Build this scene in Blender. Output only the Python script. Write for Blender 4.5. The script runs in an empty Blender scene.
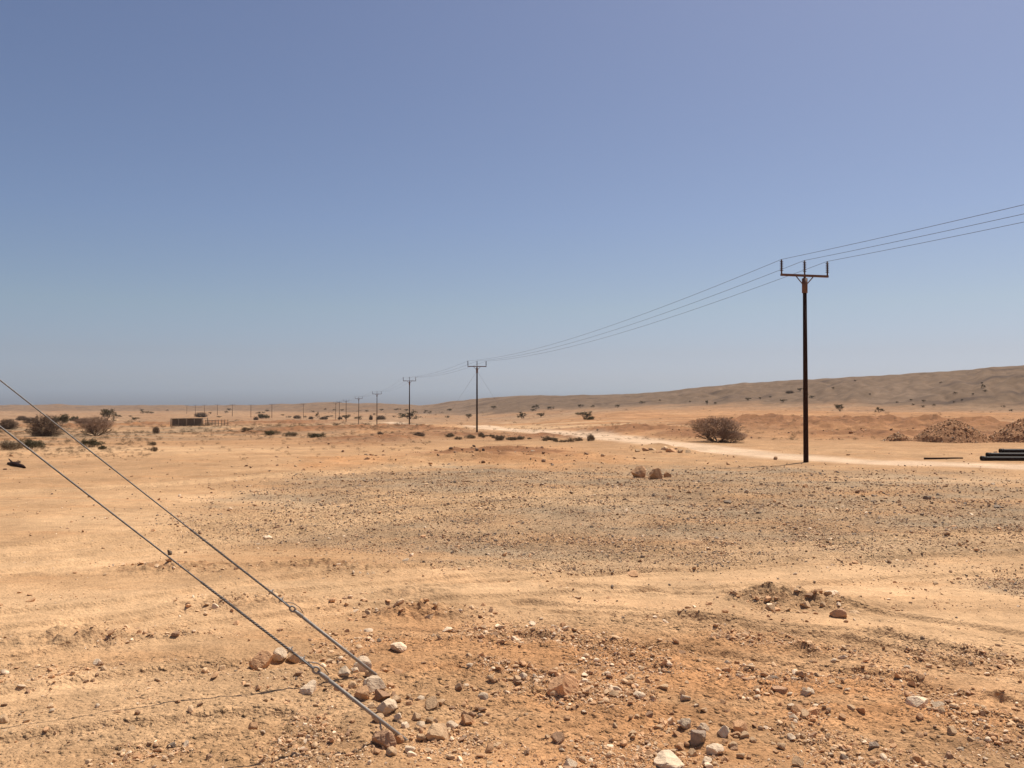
import bpy, math
import numpy as np
from mathutils import Vector, Matrix

# ------------------------------------------------------------------ basics
scene = bpy.context.scene
COL = scene.collection
R = math.radians
F = 887.0                 # focal length in pixels of the 1024 wide frame
HZ = 403.0                # row of the true horizon
EYE = 2.86                # eye height above the near ground
PITCH = math.atan((HZ - 384.0) / F)
SUN_EL, SUN_AZ = R(62.0), R(45.0)      # azimuth clockwise from +Y (view axis)
rng = np.random.default_rng(7)


def tag(o, label=None, cat=None, group=None, kind=None):
    if label: o['label'] = label
    if cat: o['category'] = cat
    if group: o['group'] = group
    if kind: o['kind'] = kind
    return o


def empty(name, loc=(0, 0, 0), rz=0.0):
    o = bpy.data.objects.new(name, None)
    COL.objects.link(o)
    o.location = loc
    o.rotation_euler = (0, 0, rz)
    o.empty_display_size = 0.2
    return o


def mesh_from(name, V, faces, mats=None, smooth=False, fmat=None, parent=None):
    """faces: int array (n,3) or (n,4), or a list of such arrays."""
    me = bpy.data.meshes.new(name)
    V = np.asarray(V, dtype=np.float32)
    fl = faces if isinstance(faces, list) else [faces]
    fl = [np.asarray(f, dtype=np.int32) for f in fl if len(f)]
    idx = np.concatenate([f.ravel() for f in fl])
    tot = np.concatenate([np.full(len(f), f.shape[1], dtype=np.int32) for f in fl])
    start = np.concatenate([[0], np.cumsum(tot)[:-1]]).astype(np.int32)
    me.vertices.add(len(V)); me.loops.add(len(idx)); me.polygons.add(len(tot))
    me.vertices.foreach_set('co', V.ravel())
    me.loops.foreach_set('vertex_index', idx)
    me.polygons.foreach_set('loop_start', start)
    me.polygons.foreach_set('loop_total', tot)
    me.polygons.foreach_set('use_smooth', np.full(len(tot), smooth, dtype=bool))
    if fmat is not None:
        me.polygons.foreach_set('material_index', np.asarray(fmat, dtype=np.int32))
    for m in (mats or []):
        me.materials.append(m)
    me.update(calc_edges=True)
    me.validate()
    return me


def link(name, me, parent=None):
    o = bpy.data.objects.new(name, me)
    COL.objects.link(o)
    if parent is not None:
        o.parent = parent
    return o


def set_attr(me, name, arr, domain='POINT'):
    a = me.attributes.new(name, 'FLOAT_COLOR', domain)
    c = np.ones((len(arr), 4), dtype=np.float32)
    c[:, :3] = arr
    a.data.foreach_set('color', c.ravel())


class MB:
    """Collects tubes, boxes and lathes into one mesh."""
    def __init__(self):
        self.V = []; self.F4 = []; self.F3 = []; self.n = 0

    def add(self, V, f4=None, f3=None):
        V = np.asarray(V, float)
        if f4 is not None and len(f4): self.F4.append(np.asarray(f4) + self.n)
        if f3 is not None and len(f3): self.F3.append(np.asarray(f3) + self.n)
        self.V.append(V); self.n += len(V)

    def tube(self, pts, rad, seg=8, caps=True):
        pts = [Vector(p) for p in pts]
        rad = [rad] * len(pts) if np.isscalar(rad) else list(rad)
        V = []; up = None
        for i, p in enumerate(pts):
            a = pts[max(i - 1, 0)]; b = pts[min(i + 1, len(pts) - 1)]
            t = (b - a).normalized()
            if up is None:
                up = Vector((0, 0, 1)) if abs(t.z) < 0.9 else Vector((1, 0, 0))
            s = t.cross(up).normalized(); u = s.cross(t).normalized(); up = u
            for k in range(seg):
                an = 2 * math.pi * k / seg
                V.append(p + (s * math.cos(an) + u * math.sin(an)) * rad[i])
        f = []
        for i in range(len(pts) - 1):
            for k in range(seg):
                k2 = (k + 1) % seg
                f.append((i * seg + k, i * seg + k2, (i + 1) * seg + k2, (i + 1) * seg + k))
        f3 = []
        if caps:
            c0 = len(V); V.append(pts[0]); c1 = len(V); V.append(pts[-1])
            e = (len(pts) - 1) * seg
            for k in range(seg):
                k2 = (k + 1) % seg
                f3.append((c0, k2, k)); f3.append((c1, e + k, e + k2))
        self.add(V, f, f3)

    def box(self, c, s, rot=None, bev=0.0):
        x, y, z = [q / 2 for q in s]
        V = []
        for sx in (-1, 1):
            for sy in (-1, 1):
                for sz in (-1, 1):
                    V.append(Vector((sx * x, sy * y, sz * z)))
        if rot is not None:
            V = [rot @ v for v in V]
        V = [v + Vector(c) for v in V]
        f = [(0, 1, 3, 2), (4, 6, 7, 5), (0, 4, 5, 1), (2, 3, 7, 6), (0, 2, 6, 4), (1, 5, 7, 3)]
        self.add(V, f)

    def build(self, name, mat, parent=None, smooth=True):
        fl = []
        if self.F4: fl.append(np.concatenate(self.F4))
        if self.F3: fl.append(np.concatenate(self.F3))
        me = mesh_from(name, np.concatenate(self.V), fl, [mat], smooth)
        return link(name, me, parent)


# ------------------------------------------------------------------ noise
_ga = np.random.default_rng(11).uniform(0, 2 * np.pi, 1024)
_gx, _gy = np.cos(_ga), np.sin(_ga)


def perlin(x, y, seed=0):
    x = np.asarray(x, float); y = np.asarray(y, float)
    xi = np.floor(x).astype(np.int64); yi = np.floor(y).astype(np.int64)
    xf = x - xi; yf = y - yi
    u = xf * xf * xf * (xf * (xf * 6 - 15) + 10)
    v = yf * yf * yf * (yf * (yf * 6 - 15) + 10)

    def g(ax, ay, fx, fy):
        h = (ax * 374761393 + ay * 668265263 + seed * 974634721) & 0xffffffff
        h = ((h ^ (h >> 13)) * 1274126177) & 0xffffffff
        h = (h ^ (h >> 16)) & 1023
        return _gx[h] * fx + _gy[h] * fy
    a = g(xi, yi, xf, yf); b = g(xi + 1, yi, xf - 1, yf)
    c = g(xi, yi + 1, xf, yf - 1); d = g(xi + 1, yi + 1, xf - 1, yf - 1)
    return ((a + (b - a) * u) + ((c + (d - c) * u) - (a + (b - a) * u)) * v) * 1.5


def fbm(x, y, lam, octs, seed=0, gain=0.5):
    s = 0.0; a = 1.0
    for i in range(octs):
        s = s + a * perlin(x / lam, y / lam, seed + i)
        a *= gain; lam *= 0.5
    return s


def smooth(a, b, x):
    t = np.clip((x - a) / (b - a), 0, 1)
    return t * t * (3 - 2 * t)


# ------------------------------------------------------------------ terrain shape
T_LEFT = np.array([[0, 0], [44, 0], [60, -.3], [121, -1.5], [181, -1.85], [256, -3.5], [310, -4.7],
                   [395, -6], [600, -7.5], [900, -9], [1300, -11], [9000, -11]], float)
T_RIGHT = np.array([[0, 0], [60, -.1], [100, -.3], [150, -.5], [250, -.6], [400, -.4], [600, 0], [9000, 0]], float)
U = lambda px: (px - 512.0) / F
RIDGE = np.array([[-400, 404], [0, 405.2], [60, 404.6], [130, 405.2], [200, 405.8], [250, 405.2], [300, 403.6], [340, 402.6],
                  [380, 403.6], [420, 404.8], [440, 402.6], [470, 398.8], [520, 396.2], [575, 394.9], [600, 395.2],
                  [650, 393], [680, 390], [700, 387.8], [740, 384.2], [770, 382], [805, 380], [850, 377.2], [915, 373.8],
                  [960, 370.6], [1024, 365.6], [1120, 359], [1500, 352]], float)
RDIST = np.array([[-400, 2400], [0, 2200], [250, 2200], [340, 1700], [440, 1350], [520, 1050], [650, 900], [740, 800],
                  [850, 700], [1024, 620], [1500, 560]], float)


def split(x, y):
    az = np.clip(np.arctan2(x, y), -0.95, 0.95)
    r = np.hypot(x, y)
    return r * np.cos(az), np.tan(az)


def macro(x, y):
    Y, u = split(x, y)
    px = 512 + u * F
    zl = np.interp(Y, T_LEFT[:, 0], T_LEFT[:, 1])
    zr = np.interp(Y, T_RIGHT[:, 0], T_RIGHT[:, 1])
    w = smooth(470, 660, px)
    base = zl * (1 - w) + zr * w
    rv = np.interp(px, RIDGE[:, 0], RIDGE[:, 1])
    rv = rv + .8 * perlin(px / 41., px * 0 + .37, 401) + .5 * perlin(px / 13., px * 0 + .71, 402)
    rd = np.interp(px, RDIST[:, 0], RDIST[:, 1])
    zt = EYE + (HZ - rv) / F * rd
    s = smooth(0.55, 1.0, Y / rd)
    # the right hand hill has a lower rounded spur in front of its crest
    s = s + 0.12 * np.exp(-((Y / rd - 0.74) / 0.08) ** 2) * smooth(860, 1000, px)
    z = base + (zt - base) * s - np.maximum(Y - rd, 0) * 0.03
    return z, s


def ray(px, py):
    a = (px - 512.0) / F; b = (384.0 - py) / F
    c, sn = math.cos(PITCH), math.sin(PITCH)
    d = np.array([a, c - b * sn, sn + b * c])
    return d / d[1]


def project(p):
    X, Y, Z = p[0], p[1], p[2] - EYE
    c, sn = math.cos(PITCH), math.sin(PITCH)
    dep = Y * c + Z * sn
    upv = -Y * sn + Z * c
    return 512 + F * X / dep, 384 - F * upv / dep


_ts = np.concatenate([np.arange(2.0, 60, 0.01), np.exp(np.linspace(math.log(60), math.log(5000), 5000))])


def gp(px, py, fn=None):
    """Where the sight line through a photo pixel meets the ground (world coordinates)."""
    d = ray(px, py)
    X, Y = d[0] * _ts, _ts
    Z = EYE + d[2] * _ts
    g = (fn or (lambda a, b: macro(a, b)[0]))(X, Y)
    hit = np.nonzero(Z < g)[0]
    i = hit[0] if len(hit) else len(_ts) - 1
    return np.array([X[i], Y[i], g[i]])


# ---- regions of soil and low earthworks, as soft ellipses on the ground
def blob(px, py, hw, hh):
    c = gp(px, py)
    a = gp(px, min(py + hh, 2000)); b = gp(px, max(py - hh, 411))
    return (c[0], (a[1] + b[1]) / 2, hw * c[1] / F, max((b[1] - a[1]) / 2, 0.05))


def field(bl, x, y, wx, wy, hard=1.5, amp=0.35):
    """soft union of ellipses; wx, wy are noise fields that ruffle the outlines."""
    out = np.zeros_like(x)
    for (cx, cy, rx, ry) in bl:
        m = (np.abs(y - cy) < ry * 2.6 + 1) & (np.abs(x - cx) < rx * 2.6 + 1)
        if not m.any(): continue
        q = ((x[m] - cx) / rx + wx[m] * amp) ** 2 + ((y[m] - cy) / ry + wy[m] * amp) ** 2
        out[m] = np.maximum(out[m], np.exp(-q ** hard))
    return out


GREY = [blob(*b) for b in [(640, 490, 300, 22), (800, 512, 330, 34), (480, 500, 210, 26), (930, 520, 200, 40), (330, 520, 130, 20),
                           (700, 556, 130, 7), (560, 566, 130, 6), (1010, 585, 50, 12), (420, 478, 130, 9), (560, 540, 230, 16), (760, 490, 300, 22), (900, 540, 160, 22), (400, 510, 150, 22), (930, 650, 60, 10)]]
RED = [blob(*b) for b in [(520, 456, 95, 9), (560, 462, 70, 5), (345, 463, 50, 5), (620, 720, 170, 42), (800, 680, 240, 55), (560, 660, 160, 30),
                          (920, 690, 200, 45), (470, 640, 110, 22), (760, 423, 60, 5), (900, 427, 130, 9), (700, 412, 150, 6), (860, 436, 90, 4),
                          (980, 436, 60, 8), (250, 612, 70, 9), (400, 430, 90, 6), (300, 414, 130, 4), (500, 412, 120, 4), (820, 412, 200, 4),
                          (640, 432, 60, 4), (660, 760, 260, 30)]]
PALE = [blob(*b) for b in [(80, 605, 230, 20), (330, 590, 160, 10), (560, 585, 240, 15), (760, 575, 260, 14), (900, 590, 200, 16), (100, 520, 150, 10),
                           (60, 560, 120, 10), (900, 480, 160, 5), (560, 425, 120, 3), (250, 427, 60, 3), (430, 424, 100, 3), (100, 450, 200, 4),
                           (200, 500, 180, 8), (950, 620, 120, 12), (60, 690, 90, 14), (640, 600, 120, 10)]]
RUBBLE = [blob(*b) for b in [(620, 720, 230, 45), (800, 700, 160, 45), (480, 700, 110, 45), (560, 645, 180, 22), (370, 680, 60, 24), (980, 730, 90, 30),
                             (820, 605, 90, 8), (880, 740, 120, 26), (690, 650, 120, 22), (280, 745, 120, 22)]]
PEBBLE = [blob(*b) for b in [(180, 730, 240, 40), (120, 680, 160, 20), (330, 720, 100, 30), (700, 630, 120, 12), (900, 650, 140, 20)]]
# (px, py, half width, half height, metres) low banks of pushed earth and clods
BERMS = [(blob(px, py, hw, hh), h) for (px, py, hw, hh, h) in [
    (500, 455, 66, 5, .36), (575, 461, 60, 4, .24), (460, 462, 70, 4, .25), (345, 462, 48, 4, .2), (370, 441, 40, 3, .4),
    (810, 601, 66, 6, .11), (760, 597, 40, 4, .08), (420, 617, 56, 6, .13), (805, 652, 38, 4, .09), (410, 595, 40, 4, .07), (170, 570, 60, 5, .08),
    (60, 643, 60, 5, .09), (255, 605, 80, 6, .08), (880, 632, 50, 5, .06), (940, 660, 60, 5, .08), (140, 640, 60, 4, .05), (330, 570, 80, 5, .08),
    (760, 424, 60, 4, .9), (905, 426, 110, 4, 1.1), (870, 436, 60, 3, .5), (700, 436, 40, 3, .4), (640, 431, 60, 2.5, .6), (560, 436, 60, 2, .3),
    (400, 430, 60, 3, .7), (440, 436, 60, 2, .4), (300, 432, 60, 3, .5), (980, 437, 60, 3, .4), (560, 690, 40, 12, .06), (480, 670, 60, 14, .05),
    (640, 656, 60, 8, .05), (1000, 700, 60, 8, .06), (265, 424, 40, 2.5, .9), (60, 420, 60, 3, .8), (665, 451, 38, 3.5, .25)]]
# wheel ruts: polylines across the sand
RUTS = [[gp(*p)[:2] for p in line] for line in [
    [(-120, 640), (80, 620), (240, 596), (420, 578), (640, 562), (860, 548), (1140, 535)],
    [(-120, 662), (80, 638), (250, 610), (430, 592), (660, 580), (880, 570), (1140, 560)],
    [(-120, 560), (60, 546), (240, 520), (420, 500), (600, 490)],
    [(-120, 578), (60, 562), (260, 532), (430, 512), (620, 500)],
    [(560, 600), (700, 606), (860, 622), (1000, 645), (1150, 672)],
    [(520, 622), (680, 634), (860, 658), (1000, 690), (1150, 726)],
    [(-120, 500), (100, 488), (300, 474), (430, 466)],
    [(-150, 745), (80, 712), (300, 690)]]]
TRACK = np.array([gp(*p)[:2] for p in [(1300, 480), (1160, 473), (1024, 467.5), (940, 464), (860, 461), (800, 458), (740, 452.5), (690, 446), (640, 440.5), (590, 435.5),
                                       (540, 431.5), (495, 428), (450, 425), (380, 421.5), (300, 419)]])


def seg_dist(x, y, pl):
    d = np.full(x.shape, 1e9)
    for a, b in zip(pl[:-1], pl[1:]):
        ab = np.asarray(b) - np.asarray(a); L = ab @ ab
        t = np.clip(((x - a[0]) * ab[0] + (y - a[1]) * ab[1]) / L, 0, 1)
        d = np.minimum(d, np.hypot(x - a[0] - t * ab[0], y - a[1] - t * ab[1]))
    return d


def spacing(r):
    return np.where(r < 60, np.maximum(r * r / 2537.0 * 0.5, 0.012), r * 0.011)


def soil(x, y):
    """all soft region masks at world points"""
    r = np.hypot(x, y)
    n1 = fbm(x, y, 3.2, 4, 40); n2 = fbm(x, y, 2.6, 4, 50)
    g = field(GREY, x, y, n1, n2, 1.3); rd = field(RED, x, y, n1, n2, 1.3); pl = field(PALE, x, y, n1, n2, 1.2)
    ru = field(RUBBLE, x, y, n1, n2, 1.4); pe = field(PEBBLE, x, y, n1, n2, 1.2)
    td = np.full(x.shape, 1e9)
    m = (r > 25) & (r < 420)
    td[m] = seg_dist(x[m], y[m], TRACK)
    hw = 1.9 + 0.0085 * r
    tr = smooth(1.3, 0.45, td / hw + 0.22 * n1)
    return dict(grey=g, red=rd, pale=pl, rubble=ru, pebble=pe, track=tr, n1=n1, n2=n2)


def height(x, y, S=None):
    z, s = macro(x, y)
    r = np.hypot(x, y); sp = spacing(r)
    S = S or soil(x, y)
    # pushed earth banks
    b = np.zeros_like(z)
    for (cx, cy, rx, ry), h in BERMS:
        m = (np.abs(y - cy) < ry * 2.5 + 1) & (np.abs(x - cx) < rx * 2.5)
        if not m.any(): continue
        q = ((x[m] - cx) / rx + S['n1'][m] * .3) ** 2 + ((y[m] - cy) / ry + S['n2'][m] * .35) ** 2
        k = np.exp(-q ** 1.2)
        if h < 0.2:
            b[m] += h * k * (1 + 0.75 * perlin(x[m] / .16, y[m] / .16, 61) + .35 * perlin(x[m] / .07, y[m] / .07, 62))
        else:
            lx, ly = 4.5 * h + .6, max(1.6 * h + .25, .02 * cy)
            b[m] += .9 * h * k * (1 + 1.0 * perlin(x[m] / lx, y[m] / ly, 61) + .3 * perlin(x[m] / lx * 3.1, y[m] / ly * 1.9, 62))
    z = z + b * (1 - S['track'])
    rough = 0.75 + 2.0 * S['rubble'] + 0.45 * S['pebble'] + 1.3 * S['grey'] + .5 * np.minimum(b / 0.1, 1) - 0.35 * S['pale']
    rough = rough * (1 - 0.8 * S['track']) * (1 - .35 * S['pale'])
    i = 0
    for lam, amp in [(7.3, .050), (3.7, .032), (1.9, .021), (.97, .0145), (.48, .0105), (.23, .0085), (.12, .0055), (.065, .0036), (.036, .0020)]:
        w = np.clip((lam / sp - 2.0) / 2.0, 0, 1)
        m = w > 0
        if m.any():
            n = perlin(x[m] / lam + 3.1 * i, y[m] / lam - 1.7 * i, 70 + i)
            if lam < 0.6: n = n + 0.6 * np.abs(n)
            z[m] += w[m] * amp * n * (rough[m] if lam < 2.5 else 1.0)
        i += 1
    # streaky drag marks along the driving direction on the open middle ground
    m = (r > 7) & (r < 70)
    xs, ys = x[m], y[m]
    wv = fbm(xs, ys, 9, 2, 90)
    st = perlin(xs / 3.4 + wv, (ys + 0.12 * xs + wv) / 0.42, 91) + .7 * perlin(xs / 2.0 + wv, (ys + 0.1 * xs + wv) / 0.19, 93)
    z[m] += 0.010 * st * (1 - S['track'][m]) * smooth(7, 10, r[m])
    # wheel ruts
    m = (r > 5) & (r < 60)
    xs, ys = x[m], y[m]
    add = np.zeros_like(xs)
    for pl in RUTS:
        for off in (-.85, .85):
            d = seg_dist(xs, ys, [(p[0] + .1 * off, p[1] + off) for p in pl]) + 0.05 * S['n1'][m]
            k = smooth(0.26, 0.17, np.abs(d))
            berm = np.exp(-((np.abs(d) - .29) / .06) ** 2)
            tread = 0.5 + 0.5 * np.sin((xs * 0.97 + ys * 0.25) * 2 * math.pi / 0.22)
            add += -0.042 * k + 0.026 * berm + 0.008 * k * tread
    z[m] += add
    # far rolling ground and gullies on the hills
    m = r > 70
    if m.any():
        f = smooth(70, 180, r[m])
        for lam, amp, sd in [(160, .9, 101), (62, .55, 102), (24, .35, 103), (9, .16, 104)]:
            w = np.clip((lam / sp[m] - 2) / 2, 0, 1)
            z[m] += f * w * amp * perlin(x[m] / lam, y[m] / lam, sd) * (1 - .85 * S['track'][m]) * (1 - .6 * s[m])
        # erosion gullies running down the slopes
        az = np.arctan2(x[m], y[m]) * 600
        hh = smooth(.03, .3, s[m]) * smooth(1.05, .8, s[m])
        gl = np.abs(perlin(az / 34 + .8 * perlin(x[m] / 90, y[m] / 90, 106), r[m] / 210, 107))
        g2 = np.abs(perlin(az / 13 + .8 * perlin(x[m] / 50, y[m] / 50, 108), r[m] / 90, 109))
        z[m] += hh * (4.5 * (gl - .3) + 2.6 * (g2 - .3)) * smooth(-150, 250, x[m])
    return z


def hz(x, y):
    return height(np.atleast_1d(np.asarray(x, float)), np.atleast_1d(np.asarray(y, float)))


def hit(px, py):
    """photo pixel -> world point on the finished ground"""
    p = gp(px, py)
    p[2] = hz(p[0], p[1])[0]
    return p


# ------------------------------------------------------------------ materials
def mat(name, col, rough=0.85, noise=None, bump=None, attr=None, spec=0.3, metal=0.0, bl=None):
    """noise = (scale, low multiplier, high multiplier); bump = (scale, distance)"""
    m = bpy.data.materials.new(name); m.use_nodes = True
    nt = m.node_tree; nd = nt.nodes; lk = nt.links
    bs = nd['Principled BSDF']
    bs.inputs['Roughness'].default_value = rough
    bs.inputs['Metallic'].default_value = metal
    bs.inputs['Specular IOR Level'].default_value = spec
    tc = nd.new('ShaderNodeTexCoord')
    src = None
    if attr:
        a = nd.new('ShaderNodeAttribute'); a.attribute_name = attr
        src = a.outputs['Color']
    else:
        rgb = nd.new('ShaderNodeRGB'); rgb.outputs[0].default_value = (*col, 1); src = rgb.outputs[0]
    if noise:
        for sc, lo, hi in (noise if isinstance(noise, list) else [noise]):
            n = nd.new('ShaderNodeTexNoise'); n.inputs['Scale'].default_value = sc
            n.inputs['Detail'].default_value = 5; n.inputs['Roughness'].default_value = .6
            lk.new(tc.outputs['Object'], n.inputs['Vector'])
            mr = nd.new('ShaderNodeMapRange'); mr.inputs['From Min'].default_value = .3; mr.inputs['From Max'].default_value = .7
            mr.inputs['To Min'].default_value = lo; mr.inputs['To Max'].default_value = hi
            lk.new(n.outputs['Fac'], mr.inputs['Value'])
            mx = nd.new('ShaderNodeMix'); mx.data_type = 'RGBA'; mx.blend_type = 'MULTIPLY'; mx.inputs['Factor'].default_value = 1
            lk.new(src, mx.inputs['A']); lk.new(mr.outputs['Result'], mx.inputs['B'])
            src = mx.outputs['Result']
    lk.new(src, bs.inputs['Base Color'])
    if bump:
        n = nd.new('ShaderNodeTexNoise'); n.inputs['Scale'].default_value = bump[0]; n.inputs['Detail'].default_value = 6
        lk.new(tc.outputs['Object'], n.inputs['Vector'])
        b = nd.new('ShaderNodeBump'); b.inputs['Distance'].default_value = bump[1]; b.inputs['Strength'].default_value = 1
        lk.new(n.outputs['Fac'], b.inputs['Height']); lk.new(b.outputs['Normal'], bs.inputs['Normal'])
    return m


def M_soil():
    m = mat('desert_soil', (0, 0, 0), .95, [(.23, .84, 1.16), (0.9, .92, 1.08), (4.5, .86, 1.14), (17, .86, 1.14), (70, .84, 1.16)], (24, .032), attr='soil', spec=.12)
    nt = m.node_tree; nd = nt.nodes; lk = nt.links; bs = nd['Principled BSDF']
    tc = next(n for n in nd if n.bl_idname == 'ShaderNodeTexCoord')
    # pebbles and crumbs: cells of two sizes tint and bump the surface
    col = bs.inputs['Base Color'].links[0].from_socket
    hts = []
    gr = nd.new('ShaderNodeAttribute'); gr.attribute_name = 'grain'
    for sc_, lo, hi in ((44, .80, 1.18), (17, .86, 1.13)):
        vo = nd.new('ShaderNodeTexVoronoi'); vo.inputs['Scale'].default_value = sc_; vo.inputs['Randomness'].default_value = 1
        lk.new(tc.outputs['Object'], vo.inputs['Vector'])
        sp = nd.new('ShaderNodeSeparateColor'); lk.new(vo.outputs['Color'], sp.inputs[0])
        mr = nd.new('ShaderNodeMapRange'); mr.inputs['To Min'].default_value = lo; mr.inputs['To Max'].default_value = hi
        lk.new(sp.outputs[0], mr.inputs['Value'])
        mx = nd.new('ShaderNodeMix'); mx.data_type = 'RGBA'; mx.blend_type = 'MULTIPLY'; lk.new(gr.outputs['Fac'], mx.inputs['Factor'])
        lk.new(col, mx.inputs['A']); lk.new(mr.outputs['Result'], mx.inputs['B']); col = mx.outputs['Result']
        # only some cells stand up as pebbles
        th = nd.new('ShaderNodeMapRange'); th.inputs['From Min'].default_value = .45; th.inputs['From Max'].default_value = 1
        lk.new(sp.outputs[1], th.inputs['Value'])
        inv = nd.new('ShaderNodeMapRange'); inv.inputs['From Min'].default_value = 0; inv.inputs['From Max'].default_value = .55
        inv.inputs['To Min'].default_value = 1; inv.inputs['To Max'].default_value = 0
        lk.new(vo.outputs['Distance'], inv.inputs['Value'])
        mu = nd.new('ShaderNodeMath'); mu.operation = 'MULTIPLY'; lk.new(th.outputs['Result'], mu.inputs[0]); lk.new(inv.outputs['Result'], mu.inputs[1])
        m2 = nd.new('ShaderNodeMath'); m2.operation = 'MULTIPLY'; m2.inputs[1].default_value = 1.6 / sc_; lk.new(mu.outputs[0], m2.inputs[0]); hts.append(m2)
    lk.new(col, bs.inputs['Base Color'])
    ad = nd.new('ShaderNodeMath'); lk.new(hts[0].outputs[0], ad.inputs[0]); lk.new(hts[1].outputs[0], ad.inputs[1])
    old = bs.inputs['Normal'].links[0].from_node
    b2 = nd.new('ShaderNodeBump'); b2.inputs['Distance'].default_value = 1.0; b2.inputs['Strength'].default_value = .8
    ml = nd.new('ShaderNodeMath'); ml.operation = 'MULTIPLY'; lk.new(ad.outputs[0], ml.inputs[0]); lk.new(gr.outputs['Fac'], ml.inputs[1])
    lk.new(ml.outputs[0], b2.inputs['Height']); lk.new(old.outputs['Normal'], b2.inputs['Normal']); lk.new(b2.outputs['Normal'], bs.inputs['Normal'])
    return m


M = dict(
    soil=M_soil(),
    stone=mat('stone', (0, 0, 0), .9, [(30, .8, 1.2)], (60, .006), attr='tint', spec=.2),
    pole=mat('creosoted_wood', (.036, .0165, .0105), .75, [(9, .7, 1.35)], (30, .004), spec=.12),
    arm=mat('rusty_steel', (.155, .082, .055), .75, [(12, .7, 1.3)], (60, .002), spec=.3),
    porcelain=mat('brown_porcelain', (.055, .026, .020), .35, None, None, spec=.5),
    wire=mat('weathered_conductor', (.09, .085, .09), .55, None, None, spec=.4),
    steel=mat('galvanised_steel', (.15, .137, .125), .5, [(40, .75, 1.25)], (220, .002), spec=.5, metal=.35),
    rod=mat('grey_anchor_steel', (.30, .265, .225), .6, [(18, .75, 1.2)], (90, .002), spec=.4, metal=.2),
    pipe=mat('black_pipe', (.020, .014, .011), .6, [(6, .6, 1.6)], None, spec=.25),
    bark=mat('grey_brown_bark', (.16, .11, .08), .9, [(20, .7, 1.3)], None, spec=.1),
    twig=mat('dry_brown_twigs', (.27, .18, .125), .9, [(3, .75, 1.25)], None, spec=.1),
    darktwig=mat('dark_brown_twigs', (.15, .105, .075), .9, [(3, .7, 1.3)], None, spec=.1),
    leaf=mat('olive_leaves', (.098, .083, .044), .85, [(4, .65, 1.35)], None, spec=.15),
    scrub=mat('grey_green_scrub', (.19, .140, .085), .9, [(4, .7, 1.3)], None, spec=.1),
    cloth=mat('dark_shade_cloth', (.15, .112, .082), .9, [(5, .8, 1.3)], None, spec=.1),
    post=mat('weathered_posts', (.26, .19, .13), .9, [(8, .8, 1.2)], None, spec=.1),
    mound=mat('broken_rock_mound', (.35, .185, .095), .95, [(2.5, .75, 1.2), (14, .8, 1.2)], (12, .08), spec=.1),
)

# ------------------------------------------------------------------ ground sheet (fan of rings round the viewpoint)
az_in = np.linspace(R(-37), R(37), 1360)
az_out = np.linspace(R(37), R(323), 150)[1:-1]
AZ = np.concatenate([az_in, az_out])
v0 = 2537.0
r_near = np.linspace(1.2, 5.6, 45)
r_mid = v0 / np.arange(v0 / 5.62, v0 / 60.0, -0.5)
r_far = np.exp(np.linspace(math.log(60.1), math.log(1500), 330))
r_end = np.exp(np.linspace(math.log(1520), math.log(5200), 75))
RR = np.concatenate([r_near, r_mid, r_far, r_end])
nA, nR = len(AZ), len(RR)
GX = (RR[:, None] * np.sin(AZ)[None, :]).ravel()
GY = (RR[:, None] * np.cos(AZ)[None, :]).ravel()
S = soil(GX, GY)
GZ = height(GX, GY, S)
_, HS = macro(GX, GY)

r_all = np.hypot(GX, GY)
SAND = np.array([.415, .245, .122]); REDC = np.array([.45, .228, .100]); GREYC = np.array([.325, .228, .138])
PALEC = np.array([.525, .332, .178]); HILLC = np.array([.140, .092, .057]); PLAIN = np.array([.285, .158, .080]); TRACKC = np.array([.57, .40, .26])
WHITEC = np.array([.56, .46, .35])
c = np.tile(SAND, (len(GX), 1))


def lay(c, col, w):
    w = np.clip(w, 0, 1)[:, None]
    return c * (1 - w) + col * w


big = fbm(GX, GY, 60, 4, 120)
farp = smooth(50, 130, r_all)
c = lay(c, PLAIN, farp * .8)
c = lay(c, REDC, S['red'] * (.85 + .3 * S['n2']))
c = lay(c, PALEC, S['pale'] * .9)
st = perlin(GX / 4.5, (GY + .12 * GX) / .7, 130) + .6 * perlin(GX / 2.2, (GY + .1 * GX) / .3, 131)
near = (r_all < 70)
c = lay(c, REDC, near * smooth(.1, .9, st) * .45)
st2 = perlin(GX / 2.6, (GY + .14 * GX) / .34, 134) + .7 * perlin(GX / .9, GY / .16, 136)
c = lay(c, np.array([.27, .150, .076]), near * smooth(.45, 1.1, st2) * (.55 - .3 * S['pale']))
c = lay(c, PALEC, near * smooth(.1, .9, -st) * .35)
c = lay(c, np.array([.265, .168, .098]), smooth(220, 420, r_all) * .75)
fl = fbm(GX, GY, 45, 5, 133) + .7 * perlin(GX / 70, GY / 9, 135)
az_px = 512 + F * np.tan(np.clip(np.arctan2(GX, GY), -.95, .95))
fl = fl + .35 * smooth(560, 760, az_px) + .8 * (smooth(.25, .7, perlin(GX / 26, GY / 6.5, 137)))
c = lay(c, REDC * .75, farp * smooth(.0, .5, fl) * (.85 - .45 * smooth(220, 420, r_all)))
c = lay(c, PALEC * .9, farp * smooth(.25, .8, -fl) * .45)
c = lay(c, np.array([.25, .135, .072]), farp * smooth(.35, .75, perlin(GX / 19, GY / 5.5, 138) + .4 * perlin(GX / 7, GY / 2.5, 139)) * .6)
spoil = field([b for b, h in BERMS if h >= .3 and b[1] < 400], GX, GY, S['n1'], S['n2'], 1.3)
c = lay(c, np.array([.255, .122, .056]), spoil * (1.5 + .6 * S['n2']))
c = lay(c, np.array([.15, .070, .034]), spoil * smooth(.1, .6, perlin(GX / 1.6, GY / .8, 158) + .5 * perlin(GX / .6, GY / .4, 159)) * .8)
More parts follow.
